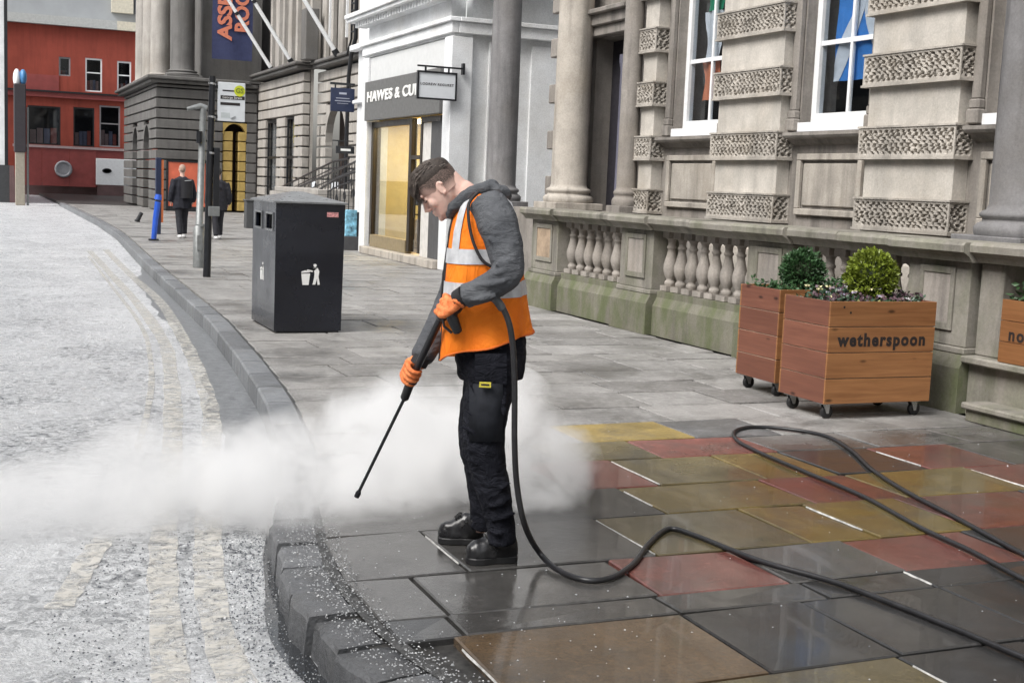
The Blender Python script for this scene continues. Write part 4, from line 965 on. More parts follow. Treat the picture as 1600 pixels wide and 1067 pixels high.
for x0_, x1_, z_, h_ in ((.07,.25,2.865,.02),(.04,.41,2.745,.055),(.04,.34,2.655,.042)): boxes('text_bar', LETK, bs, [((fx0+x0_,b0.y-.0235,z_),(fx0+x1_,b0.y-.0205,z_+h_))])
put_text('George Street', .05, (fx0+.22,b0.y-.0245,2.772), (1,0,0), (0,0,1), LETW, bs, 'lettering', .0005, 0, 1.0, width=.3)
boxes('notice', plain('grey_notice', (.5,.54,.55), .5), bs, [((fx0+.05,b0.y-.0225,2.46),(fx0+.19,b0.y-.0205,2.54))]); MB().bar((fx0+.2,b0.y-.022,2.455),(fx0+.27,b0.y-.022,2.49), .002, .03, (0,1,0)).build('notice', BLACKM, bs)
boxes('timetable_case', GALV, bs, [((b0.x-.0,b0.y-.1,.95),(b0.x+.17,b0.y-.061,1.1))], .005); boxes('timetable_case', BLACKM, bs, [((b0.x+.08,b0.y-.05,1.101),(b0.x+.17,b0.y-.01,2.0))], .005)
# grey post with small head
gp = empty('camera_post', G(310,418), 'grey steel post with a small angled head beside the bus stop', 'post')
b0 = wloc(gp); MB().tube([b0, b0+V((0,0,.7)), b0+V((.005,0,.72)), b0+V((.05,0,2.7))], [.095,.09,.062,.055], 12).build('shaft', GALV, gp)
MB().tube([b0+V((.1,0,2.68)), b0+V((.0,0,2.72)), b0+V((-.22,-.02,2.66))], [.06,.055,.03], 10).build('head', GALV, gp); MB().tube([b0+V((.04,0,.7)), b0+V((.04,0,.74))], .1, 12).build('collar', GALV, gp)
boxes('access_door', GALV, gp, [((b0.x-.04,b0.y-.1,.3),(b0.x+.04,b0.y-.085,.55))]); MB().tube([b0+V((-.02,-.06,2.1)), b0+V((-.02,-.06,2.3))], .05, 8).build('bracket', BLACKM, gp)
# blue post and others
bb = empty('blue_bollard', G(240,376), 'bright blue leaning bollard near the far kerb', 'bollard'); b0 = wloc(bb); BLU = plain('bright_blue_paint', (.02,.09,.5), .4, var=.15)
MB().tube([b0, b0+V((.04,0,.5)), b0+V((.09,0,.9))], [.06,.065,.07], 10).build('shaft', BLU, bb); MB().tube([b0+V((.09,0,.95)), b0+V((.105,0,1.07))], [.09,.07], 10).build('cap', BLU, bb); MB().tube([b0, b0+V((0,0,.04))], .12, 10).build('base', BLACKM, bb)
nb_ = empty('poster_totem', G(247,366), 'dark narrow totem with orange stripe behind the blue bollard', 'totem'); b0 = wloc(nb_)
boxes('body', NAVY, nb_, [((b0.x-.06,b0.y,0),(b0.x+.07,b0.y+.2,1.95))], .01); boxes('stripe', plain('orange_stripe', (.55,.15,.05), .5), nb_, [((b0.x+.071,b0.y+.02,.3),(b0.x+.13,b0.y+.18,1.9))])
sbk = empty('black_stub_post', G(214,347), 'short black stub post leaning at the far road edge', 'post'); b0 = wloc(sbk); MB().tube([b0, b0+V((.14,0,.3))], [.07,.06], 8).build('shaft', BLACKM, sbk); MB().tube([b0, b0+V((.02,0,.05))], .09, 8).build('foot', BLACKM, sbk)
po = empty('poster_board', (8.2,54.7,0), 'tall orange red poster board against the dark portico', 'poster'); a = PY(263,253,54.7); b = PY(320,330,54.7)
boxes('poster', plain('orange_red_poster', (.58,.13,.07), .6, var=.2, nscale=2), po, [((a.x,54.66,.2),(b.x,54.7,a.z))]); boxes('frame', BLACKM, po, [((a.x-.08,54.64,.0),(a.x-.001,54.74,a.z+.08)), ((b.x+.001,54.64,0),(b.x+.08,54.74,a.z+.08)), ((a.x,54.64,a.z+.001),(b.x,54.74,a.z+.08)), ((a.x,54.645,.0),(b.x,54.74,.199))])
gb = G(392,357); cb = empty('utility_cabinet', gb, 'dark grey street cabinet just behind the litter bin', 'cabinet'); boxes('body', plain('cabinet_grey', (.06,.062,.065), .5), cb, [((gb.x-.14,gb.y,0),(gb.x+.5,gb.y+.4,.82))], .012); boxes('lid', plain('cabinet_grey_lid', (.09,.092,.095), .5), cb, [((gb.x-.17,gb.y-.03,.821),(gb.x+.53,gb.y+.43,.87))], .01)
ab = empty('display_stand', (7.55,27.2,0), 'blue and white display stand beside the white shop pilaster', 'stand'); a = PY(541,328,28.4); b = PY(559,370,28.4)
boxes('base', plain('stand_base', (.07,.07,.075), .6), ab, [((a.x-.05,28.4,0),(b.x+.1,28.8,b.z))], .01); boxes('panel', plain('blue_white_print', (.18,.4,.6), .5, var=.9, nscale=9), ab, [((a.x,28.42,b.z+.001),(b.x-.02,28.5,a.z))], .01); boxes('side', BLACKM, ab, [((b.x-.019,28.42,b.z+.001),(b.x+.08,28.6,a.z-.05))])

# litter bin
BINM = N('bin_dark_paint'); BINM.set(Base_Color=BINM.mix(BINM.ramp(BINM.noise(2.5,5,.6), .35, .7), (.004,.005,.010), (.010,.012,.02)), Roughness=BINM.ramp(BINM.noise(2,4,.6), .35, .7, (.2,)*3, (.34,)*3)); BINM.b.inputs['Coat Weight'].default_value = .15
BINT = plain('bin_lid_sheen_grey', (.16,.165,.17), .32, var=.2)  # pale grey paints the wet lid's sky sheen; slot frames share it
lbn = empty('litter_bin', (3.2,13.6,0), 'large dark square litter bin with pyramid lid and white tidy symbol', 'bin')
X0, X1, Y0, Y1, BZ = 2.86, 3.56, 13.0, 14.15, 1.335
rings = [[V((x0,y0,z)) for x0, y0 in ((X0-t,Y0-t),(X1+t,Y0-t),(X1+t,Y1+t),(X0-t,Y1+t))] for t, z in ((-.0,.02),(.012,BZ))]
hy0 = [(13.13,13.44),(13.68,13.99)]
# body as four skins: the side to the road has two posting slots
MB().add([(X0,Y0,.02),(X1,Y0,.02),(X1+.012,Y0-.012,BZ),(X0-.012,Y0-.012,BZ)], [(0,1,2,3)]).build('front_panel', BINM.m, lbn)
MB().add([(X1,Y0,.02),(X1,Y1,.02),(X1+.012,Y1+.012,BZ),(X1+.012,Y0-.012,BZ)], [(0,1,2,3)]).build('side_panel', BINM.m, lbn)
MB().add([(X1,Y1,.02),(X0,Y1,.02),(X0-.012,Y1+.012,BZ),(X1+.012,Y1+.012,BZ)], [(0,1,2,3)]).build('back_panel', BINM.m, lbn)
m = wall_x(X0-.008, X0+.02, Y0+.001, Y1-.001, .02, BZ, [(a_, b_, 1.06, 1.21) for a_, b_ in hy0]); m.build('side_panel', BINM.m, lbn)
for a_, b_ in hy0:
    boxes('slot_frame', BINT, lbn, [((X0-.02,a_-.02,1.04),(X0-.0085,b_+.02,1.059)), ((X0-.02,a_-.02,1.211),(X0-.0085,b_+.02,1.23)), ((X0-.02,a_-.02,1.0595),(X0-.0085,a_-.001,1.2105)), ((X0-.02,b_+.001,1.0595),(X0-.0085,b_+.02,1.2105))])
    boxes('slot_back', DARKIN, lbn, [((X0+.08,a_-.05,1.0),(X0+.09,b_+.05,1.28))])
boxes('foot_plinth', BLACKM, lbn, [((X0+.02,Y0+.02,0),(X1-.02,Y1-.02,.019))])
c = V(((X0+X1)/2,(Y0+Y1)/2,BZ+.115)); t = .035
q = [V((X0-t,Y0-t,BZ+.018)),V((X1+t,Y0-t,BZ+.018)),V((X1+t,Y1+t,BZ+.018)),V((X0-t,Y1+t,BZ+.018))]; ql = [p-V((0,0,.017)) for p in q]; qt = [c+(p-c)*.12+V((0,0,-.0)) for p in q]; qt = [V((p.x,p.y,c.z)) for p in qt]
MB().add(ql+q+qt, [(3,2,1,0),(8,9,10,11)]+[(i,(i+1)%4,4+(i+1)%4,4+i) for i in range(4)]+[(4+i,4+(i+1)%4,8+(i+1)%4,8+i) for i in range(4)]).build('lid', BINT, lbn)
def tidy(o, ax, ay, s, parent):
    o = V(o); ax = V(ax); ay = V(ay); az = ax.cross(ay)*.0015
    k = MB()
    k.prism([(.16+.075*math.cos(i*.52), .88+.075*math.sin(i*.52)) for i in range(12)], o, ax*s, ay*s, az)          # head
    k.prism([(.08,.76),(.28,.78),(.36,.62),(.33,.38),(.40,.02),(.29,.0),(.26,.3),(.19,.02),(.06,.02),(.13,.34),(.14,.55),(.12,.64),(-.2,.70),(-.22,.63),(.05,.58)], o, ax*s, ay*s, az)   # walking figure
    k.prism([(-.46,.5),(-.06,.52),(-.12,.0),(-.40,.0)], o, ax*s, ay*s, az); k.prism([(-.46,.54),(-.08,.57),(-.08,.62),(-.30,.66),(-.46,.60)], o, ax*s, ay*s, az)
    k.build('tidy_symbol', LETW, parent)
tidy((3.23,Y0-.0085,.50), (1,0,0), (0,0,1), .23, lbn); tidy((X0-.0095,13.62,.5), (0,-1,0), (0,0,1), .2, lbn)
boxes('sticker', plain('red_white_sticker', (.55,.25,.25), .5, var=.6, nscale=60), lbn, [((3.38,Y0-.0155,1.205),(3.5,Y0-.0115,1.255))])

# ================================================================== MAN WITH THE LANCE
O = G(768, 868); NV = V((math.sin(YAW), math.cos(YAW), 0)); FV = -r0; CV = -NV      # FV = the way he faces, CV = his left, towards the camera
def Mp(u, v, b=0.0):
    d = ray(u, v); k = ((O + CV*b) - CAM).dot(NV)/d.dot(NV); return CAM + d*k
def mloc(p): q = p - O; return q.dot(FV), q.dot(CV), q.z
def smooth_path(P, n=6):
    out = []
    for i in range(len(P)-1):
        p0 = P[max(i-1,0)]; p1 = P[i]; p2 = P[i+1]; p3 = P[min(i+2,len(P)-1)]
        for k in range(n):
            t = k/n; out.append(.5*((2*p1)+(p2-p0)*t+(2*p0-5*p1+4*p2-p3)*t*t+(3*p1-p0-3*p2+p3)*t**3))
    return out + [P[-1]]
def limb(mb, pts, rs, n=5, seg=14, flat=1.0):
    P = smooth_path([V(p) for p in pts], n); R = []
    for i in range(len(rs)-1):
        for k in range(n): t = k/n; t = t*t*(3-2*t); R.append(rs[i]+(rs[i+1]-rs[i])*t)
    R.append(rs[-1]); return mb.tube(P, R, seg, True, True, flat)
def ring_uv(uf, ub, v, hw, vb=None, n=28, b0=0.0, grow=0.0, sq=.85, a0=0, a1=2*math.pi):
    """horizontal body section drawn from its front and back outline in the photograph"""
    pf = Mp(uf, v, b0); pb = Mp(ub, vb if vb is not None else v, b0); c = (pf+pb)/2; hx = (pf-pb)/2
    out = []
    for k in range(n):
        a = a0+(a1-a0)*k/(n if a1-a0 > 6.28 else n-1); ca, sa = math.cos(a), math.sin(a)
        ca = math.copysign(abs(ca)**sq, ca); sa = math.copysign(abs(sa)**sq, sa)
        d = hx.normalized()
        out.append(c + hx*ca + CV*(hw*sa) + d*(grow*ca) + CV*(grow*sa))
    return out
man = empty('person', O, 'man in grey hoodie and orange reflective vest looking down at the lance he holds', 'person')
SKIN = plain('skin', (.66,.44,.37), .6, var=.08, nscale=30, spec=.25); SKIN.node_tree.nodes['Principled BSDF'].inputs['Subsurface Weight'].default_value = .08
# --- head frame: bent forward and down
HS = .93; HP = rad(46); hf = FV*math.cos(HP) - V((0,0,1))*math.sin(HP); hu = V((0,0,1))*math.cos(HP) + FV*math.sin(HP); hl = CV
HC = Mp(688, 293, 0)
def hd_(x, y, z): return HC + (hf*x + hl*y + hu*z)*HS
SL = [(-.124,.074,.035,.02),(-.115,.088,.0,.036),(-.096,.096,-.03,.05),(-.072,.095,-.055,.059),(-.046,.095,-.075,.066),(-.02,.093,-.09,.070),(.005,.089,-.098,.0725),(.03,.097,-.102,.0735),(.06,.094,-.102,.0715),(.088,.078,-.092,.062),(.108,.05,-.07,.045),(.12,.015,-.035,.02)]
def hring(z, xf, xb, w, g=0.0, n=22, tilt=0.0):
    c = (xf+xb)/2; h = (xf-xb)/2+g; out = []
    for k in range(n):
        a = 2*math.pi*k/n; ca, sa = math.cos(a), math.sin(a)
        out.append(hd_(c+h*math.copysign(abs(ca)**.85, ca), (w+g)*math.copysign(abs(sa)**.9, sa), z+tilt*ca))
    return out
body = MB(); body.loft([hring(*s) for s in SL])
body.tube([hd_(.086,0,.018), hd_(.104,0,-.008), hd_(.119,0,-.034), hd_(.102,0,-.044)], [.008,.0095,.0115,.008], 10)      # nose
body.ball(hd_(.104,.010,-.040), .0075, 8, 6); body.ball(hd_(.104,-.010,-.040), .0075, 8, 6)
body.tube([hd_(.09,-.05,.026), hd_(.103,-.02,.03), hd_(.100,0,.024), hd_(.103,.02,.03), hd_(.09,.05,.026)], [.006,.008,.007,.008,.006], 8)     # brow
body.tube([hd_(.086,-.024,-.066), hd_(.102,0,-.063), hd_(.086,.024,-.066)], [.004,.0075,.004], 8); body.tube([hd_(.084,-.021,-.077), hd_(.101,0,-.077), hd_(.084,.021,-.077)], [.004,.0085,.004], 8)
body.ball(hd_(.092,0,-.104), (.014,.02,.014), 10, 7, (hf,hl,hu))
for s in (-1, 1):
    body.ball(hd_(.064,s*.046,-.03), (.024,.016,.024), 10, 7, (hf,hl,hu)); body.ball(hd_(.079,s*.032,.002), (.013,.014,.012), 10, 7, (hf,hl,hu))                                   # cheek
    ear = [hd_(-.006+.015*math.cos(a)-.10*.019*math.sin(a), s*(.075+.005*(1-math.cos(a))*.5), -.008+.027*math.sin(a)) for a in [i*.45-2.2 for i in range(12)]]
    body.tube(ear, [.004]*12, 7); body.ball(hd_(-.002,s*.073,-.006), (.013,.006,.024), 8, 6, (hf,hl,hu)); body.ball(hd_(.003,s*.075,-.036), (.006,.004,.007), 8, 6, (hf,hl,hu))
limb(body, [hd_(-.045,0,.0), hd_(-.05,0,-.06), Mp(727,305), Mp(748,332)], [.054,.052,.058,.085])
# trunk, arms and legs under the clothes keep the figure one surface
body.loft([ring_uv(uf, ub, v, hw) for uf, ub, v, hw in ((730,785,318,.13),(718,795,345,.16),(712,800,400,.155),(712,805,460,.14),(718,812,520,.15))])
SHn, ELn, WRn = Mp(774,333,.185), Mp(796,432,.275), Mp(722,464,.27)
SHf, ELf, WRf = Mp(742,335,-.185), Mp(712,460,-.24), Mp(657,563,-.06)
limb(body, [SHn, ELn, WRn], [.05,.042,.03]); limb(body, [SHf, ELf, WRf], [.05,.042,.03])
HPn, KNn, ANn = Mp(768,560,.085), Mp(757,690,.115), Mp(783,850,.12)
HPf, KNf, ANf = Mp(764,560,-.085), Mp(748,690,-.09), Mp(753,830,-.10)
limb(body, [HPn, KNn, ANn], [.07,.045,.03]); limb(body, [HPf, KNf, ANf], [.07,.045,.03])
remesh(body.build('body', SKIN, man, O), .0042, 3)
EYE = plain('eye', (.05,.03,.025), .2); 
for s in (-1,1):
    MB().tube([hd_(.082,s*.047,-.003), hd_(.093,s*.034,-.005), hd_(.092,s*.02,-.004)], [.002,.0032,.002], 6).build('eyelashes', EYE, man)
    MB().tube([hd_(.088,s*.052,.034), hd_(.103,s*.032,.039), hd_(.106,s*.014,.034)], [.002,.0045,.003], 7).build('eyebrow', plain('brow_hair', (.035,.025,.02), .7), man)
# --- hair: longer on top and forward, faded sides
HAIRM = N('dark_brown_hair'); HAIRM.set(Base_Color=HAIRM.mix(HAIRM.ramp(HAIRM.noise(130,3,.7), .3, .7), (.030,.024,.021), (.065,.052,.045)), Roughness=.6); HAIRM.b.inputs['Specular IOR Level'].default_value = .2
FADE = N('clipped_side_hair')
def dotp(n, ax):
    a = n.n.new('ShaderNodeVectorMath'); a.operation = 'SUBTRACT'; n.l(n.pos, a.inputs[0]); a.inputs[1].default_value = HC
    d = n.n.new('ShaderNodeVectorMath'); d.operation = 'DOT_PRODUCT'; n.l(a.outputs[0], d.inputs[0]); d.inputs[1].default_value = ax; return d.outputs['Value']
fsh = FADE.math('MULTIPLY', FADE.math('MULTIPLY', dotp(FADE, hf), 20.0, clamp=True), .045)
fz = FADE.math('MULTIPLY', FADE.math('SUBTRACT', FADE.math('ADD', dotp(FADE, hu), .042), fsh), 22.0, clamp=True); fx_ = 1.0
ff = FADE.math('MULTIPLY', FADE.math('MULTIPLY', fz, fx_), FADE.ramp(FADE.noise(260,2), .3, .6, (.75,)*3, (1,1,1)))
FADE.set(Base_Color=FADE.mix(ff, (.66,.44,.37), (.048,.038,.033)), Roughness=.65); FADE.b.inputs['Specular IOR Level'].default_value = .25
fade = MB(); fade.loft([hring(z, xf, xb, w, .0006+.0006*i) for i, (z, xf, xb, w) in enumerate(((-.04,.03,-.079,.067),(-.02,.06,-.09,.0702),(.005,.085,-.098,.0725),(.03,.097,-.102,.0735),(.06,.094,-.102,.0715),(.085,.08,-.094,.063)))], cap=False)
fade.build('clipped_hair', FADE.m, man)
hair = MB(); hair.loft([hring(z, xf, xb, w, g, tilt=tl) for z, xf, xb, w, g, tl in ((.044,.090,-.101,.0728,.0005,.004),(.056,.092,-.102,.0720,.0035,.004),(.072,.090,-.100,.068,.007,.002),(.088,.080,-.093,.061,.009,0),(.105,.062,-.078,.05,.010,0),(.118,.03,-.045,.032,.011,0),(.126,.01,-.02,.012,.009,0))])
hair.ball(hd_(.070,0,.078), (.036,.052,.036), 14, 10, (hf,hl,hu)); hair.ball(hd_(.090,0,.052), (.013,.050,.026), 14, 10, (hf,hl,hu))
ho = remesh(hair.build('hair', HAIRM.m, man, HC), .005, 4)
lock = MB(); random.seed(21)
for i in range(1500):
    th_ = random.uniform(-1.15,1.15); t = random.random(); x = -.095+.175*t; top = .130-.05*max(0,(x-.02)/.08)**2*1.0-.05*max(0,(-.03-x)/.07)**2
    y = .066*math.sin(th_); zz = top-.055*(1-math.cos(th_))*1.2; st_ = hd_(x, y, zz)
    nrm = (hu*math.cos(th_)+hl*math.sin(th_)*1.0).normalized(); d = hf*random.uniform(.7,1.1)+hl*random.gauss(0,.18)-hu*(.5*max(0,(x-.03)/.05))+nrm*random.uniform(-.05,.32)
    p1 = st_+d*.02; p2 = p1+(hf*.9-hu*(.75 if x > .03 else .1)+hl*random.gauss(0,.15))*random.uniform(.012,.024)
    lock.tube([st_-nrm*.003, p1, p2], [.0024,.0021,.0005], 4)
for i in range(520):
    y = random.uniform(-.058,.058); st_ = hd_(.092+random.uniform(-.015,.012), y, .078+random.uniform(-.03,.02)); p1 = st_+hf*.012-hu*.018; p2 = p1-hu*random.uniform(.015,.036)+hf*.002+hl*random.gauss(0,.005)
    lock.tube([st_, p1, p2], [.0014,.0012,.0004], 3)
LOCKM = N('brown_hair_locks'); LOCKM.set(Base_Color=LOCKM.mix(LOCKM.ramp(LOCKM.noise(210,2,.6), .35, .65), (.022,.018,.015), (.115,.09,.076)), Roughness=.5); LOCKM.b.inputs['Specular IOR Level'].default_value = .35
lock.build('hair_locks', LOCKM.m, man, HC)
# --- hooded sweatshirt
HOOD = N('grey_jersey'); HOOD.set(Base_Color=HOOD.mix(HOOD.ramp(HOOD.noise(9,5,.6), .3, .7), (.062,.066,.074), (.115,.12,.13)), Roughness=.85); HOOD.bump(HOOD.math('ADD', HOOD.noise(11,4,.6,HOOD.map((1,1,2.2)),1.6), HOOD.math('MULTIPLY', HOOD.noise(150,3), .06)), .5, .035); HOOD.b.inputs['Specular IOR Level'].default_value = .15
sw = MB(); sw.loft([ring_uv(uf, ub, v, hw) for uf, ub, v, hw in ((733,783,306,.10),(722,796,322,.17),(712,804,350,.185),(706,808,400,.175),(704,812,460,.165),(706,816,520,.165))])
limb(sw, [Mp(760,318,.13), Mp(776,345,.185), Mp(788,385,.225), Mp(793,424,.265), Mp(768,446,.285), Mp(740,458,.28), Mp(725,463,.272)], [.080,.085,.077,.066,.060,.051,.044], flat=1.0)
limb(sw, [Mp(742,322,-.13), Mp(735,350,-.185), Mp(722,410,-.22), Mp(708,462,-.235), Mp(685,512,-.16), Mp(664,550,-.085), Mp(658,562,-.065)], [.085,.09,.08,.068,.062,.054,.044])
# cuffs and creases
for p, q, r in ((Mp(733,461,.277), Mp(726,463,.272), .052), (Mp(667,545,-.09), Mp(662,555,-.075), .05)): sw.tube([p, q], r, 12)
for p, q, r in ((Mp(742,446,.33), Mp(790,440,.345), .014), (Mp(735,470,.325), Mp(775,462,.345), .012), (Mp(755,436,.33), Mp(800,418,.32), .015), (Mp(772,350,.275), Mp(800,372,.25), .012), (Mp(762,372,.285), Mp(800,402,.26), .012), (Mp(668,520,-.12), Mp(690,498,-.10), .013), (Mp(663,535,-.09), Mp(690,520,-.09), .012), (Mp(775,415,.33), Mp(812,405,.27), .02), (Mp(765,425,.32), Mp(806,425,.29), .018), (Mp(770,382,.29), Mp(812,392,.2), .016)): sw.tube([p, (p+q)/2+CV*.012, q], [r*.5,r,r*.5], 8)
remesh(sw.build('sweatshirt', HOOD.m, man, O), .007, 3, .009, .06)
hd2 = MB(); hood_pts = [Mp(702,338,.03), Mp(712,322,.085), Mp(735,303,.105), Mp(762,294,.06), Mp(768,292,0), Mp(760,294,-.06), Mp(735,303,-.1), Mp(712,322,-.08), Mp(702,338,-.03)]
limb(hd2, hood_pts, [.02,.028,.03,.03,.034,.03,.03,.028,.02], 4, 10); limb(hd2, [Mp(770,296,.07), Mp(785,303,.03), Mp(785,303,-.03), Mp(770,296,-.07)], [.028,.036,.036,.028], 4, 10)
remesh(hd2.build('hood', HOOD.m, man, O), .008, 4, .01, .04)
# --- hi-vis vest: open shell, straps over the shoulders
ORG = N('orange_hi_vis'); ORG.set(Base_Color=ORG.mix(ORG.ramp(ORG.noise(7,4), .3, .7), (.80,.17,.012), (.95,.25,.02)), Roughness=.7); ORG.bump(ORG.math('ADD', ORG.noise(7,4,.55,ORG.map((1.4,1.4,.8)),1.4), ORG.math('MULTIPLY', ORG.noise(120,3), .05)), .7, .03); ORG.b.inputs['Specular IOR Level'].default_value = .2
SILV = N('silver_reflective_tape'); SILV.set(Base_Color=SILV.mix(SILV.ramp(SILV.noise(25,3), .3, .7), (.42,.43,.45), (.60,.61,.63)), Roughness=.45)
PIPE = plain('dark_piping', (.02,.018,.02), .8)
A0, A1 = rad(12), rad(348)      # front opening at angle 0 (the way he faces)
VS = [(736,780,303,.115),(722,795,316,.16),(714,802,335,.178),(707,807,360,.185),(702,811,395,.19),(698,814,430,.193),(695,818,465,.195),(693,822,495,.198),(693,826,515,.2)]
def vring(uf, ub, v, hw, grow=.006, hem=0):
    R = ring_uv(uf, ub, v, hw, grow=grow, n=56, a0=A0, a1=A1)
    return R
rows = [vring(*s) for s in VS]
last = rows[-1]; hemr = []
for k, p in enumerate(last):
    a = A0+(A1-A0)*k/55; f = (1+math.cos(a))/2; drop = .004+.05*math.sin(a/2)**.0*(1-((1-math.cos(a))/2)**3)+.07*f**3 + .006*math.sin(a*5)
    hemr.append(p-V((0,0,drop))+(FV*math.cos(a)+CV*math.sin(a))*.003)
rows.append([l.lerp(h, .5)+(l-O-V((0,0,(l-O).z))).normalized()*.0 for l, h in zip(last, hemr)]); rows.append(hemr)
for i, r in enumerate(rows):      # soft folds
    for k, p in enumerate(r):
        a = A0+(A1-A0)*k/55; amp = .002+.008*(i/10); off = amp*math.sin(a*5+i*.5)+amp*.5*math.sin(a*9+.7*i)
        c = V((0,0,0)); d = FV*math.cos(a)+CV*math.sin(a); r[k] = p+d*off
vest = MB(); vest.loft(rows, cap=False, closed=False)
vo = vest.build('vest', ORG.m, man, O); sm = vo.modifiers.new('thickness', 'SOLIDIFY'); sm.thickness = .005; sm.offset = 1
sub = vo.modifiers.new('sub', 'SUBSURF'); sub.levels = 1; sub.render_levels = 1
def tape(i0, t0, i1, t1, k0=0, k1=55, lift=.009):
    R = []
    for j in range(4):
        q = j/3; s = (i0+t0)*(1-q)+(i1+t1)*q; i = min(int(s), len(rows)-2); t = s-i
        R.append([rows[i][k].lerp(rows[i+1][k], t)+(FV*math.cos(A0+(A1-A0)*k/55)+CV*math.sin(A0+(A1-A0)*k/55))*lift for k in range(k0, k1+1)])
    return MB().loft(R, cap=False, closed=False).build('reflective_tape', SILV.m, vo)
tape(3,.75, 4,.40); tape(5,.20, 5,.85)
# braces over the shoulders
def brace(k0, k1):
    R = [[rows[i][k]+(FV*math.cos(A0+(A1-A0)*k/55)+CV*math.sin(A0+(A1-A0)*k/55))*.010 for k in range(k0,k1+1)] for i in range(0,5)]
    return MB().loft(R, cap=False, closed=False).build('reflective_tape', SILV.m, vo)
brace(4,7); brace(48,51); brace(21,24); brace(31,34)
MB().tube([p+(FV*math.cos(A0+(A1-A0)*k/55)+CV*math.sin(A0+(A1-A0)*k/55))*.003+V((0,0,.004)) for k, p in enumerate(hemr)], .0045, 6).build('hem_binding', plain('orange_binding', (.7,.15,.02), .8), vo)
MB().tube([r[0]+FV*.004 for r in rows], .006, 6).build('front_binding', PIPE, vo); MB().tube([r[-1]+FV*.004 for r in rows], .006, 6).build('front_binding', PIPE, vo)
# front flap hanging forward
MB().loft([[Mp(u,v,b) for u, b in ((688,-.09),(694,-.03),(704,.02),(714,.05))] for v in (470,500,530,557)], cap=False, closed=False).build('front_flap', ORG.m, vo)
arm = [Mp(u,v,b) for u, v, b in ((748,300,.15),(733,318,.19),(733,350,.215),(742,385,.225),(757,410,.225),(780,418,.215),(803,405,.2),(808,370,.19),(800,335,.18))]
MB().tube(smooth_path(arm, 5), .007, 6).build('armhole_binding', PIPE, vo)
# --- work trousers
TRO = N('black_navy_work_cloth'); TRO.set(Base_Color=TRO.mix(TRO.ramp(TRO.noise(6,5,.6), .35, .7), (.005,.0055,.009), (.018,.019,.026)), Roughness=.85); TRO.bump(TRO.math('ADD', TRO.noise(10,4,.6,TRO.map((1,1,1.6)),1.6), TRO.math('MULTIPLY', TRO.noise(130,3), .06)), .75, .035); TRO.b.inputs['Specular IOR Level'].default_value = .15
TRG = plain('charcoal_panel', (.022,.024,.030), .85, var=.3, spec=.15, bump=.5, bscale=14)
tr = MB(); tr.loft([ring_uv(uf, ub, v, hw) for uf, ub, v, hw in ((712,818,505,.165),(710,822,530,.17),(711,822,560,.172),(718,818,590,.16))])
limb(tr, [Mp(766,560,.085), Mp(764,610,.10), Mp(756,680,.115), Mp(764,740,.12), Mp(780,805,.12), Mp(784,848,.12)], [.13,.122,.105,.094,.075,.073], flat=.82)
limb(tr, [Mp(764,560,-.085), Mp(758,610,-.09), Mp(745,680,-.09), Mp(752,740,-.095), Mp(755,795,-.1), Mp(754,826,-.1)], [.125,.118,.10,.084,.07,.066], flat=.82)
for u0_, v0_, u1_, v1_, r in ((725,640,760,655,.010),(722,665,775,690,.012),(728,700,785,712,.012),(735,720,790,738,.010),(730,585,755,640,.010),(790,600,785,680,.012),(762,792,800,776,.009),(766,812,806,800,.010),(760,826,796,836,.009),(770,764,800,752,.008)): tr.tube([Mp(u0_,v0_,.19), Mp((u0_+u1_)/2,(v0_+v1_)/2+4,.205), Mp(u1_,v1_,.17)], [r*.6,r,r*.6], 8)
remesh(tr.build('trousers', TRO.m, man, O), .008, 3, .013, .05)
MB().loft([[Mp(u, v, b) for u, b in ((742,.205),(766,.218),(792,.208))] for v in (552,575,600)], cap=False, closed=False).build('thigh_pocket', TRO.m, man)
kp = MB(); kp.loft([[Mp(u, v, b+.018) for u, b in ((733,.175),(750,.205),(768,.212),(786,.19))] for v in (600,640,690)], cap=False, closed=False); ko = kp.build('knee_panel', TRG, man); ko.modifiers.new('t','SOLIDIFY').thickness = .006
boxl = Mp(758,601,.245); MB().obox(boxl, r0*.024, V((0,0,.011)), CV*.003).build('yellow_label', plain('yellow_patch', (.6,.52,.06), .6), man)
MB().obox(Mp(758,601,.2485), r0*.017, V((0,0,.0035)), CV*.001).build('label_print', LETK, man)
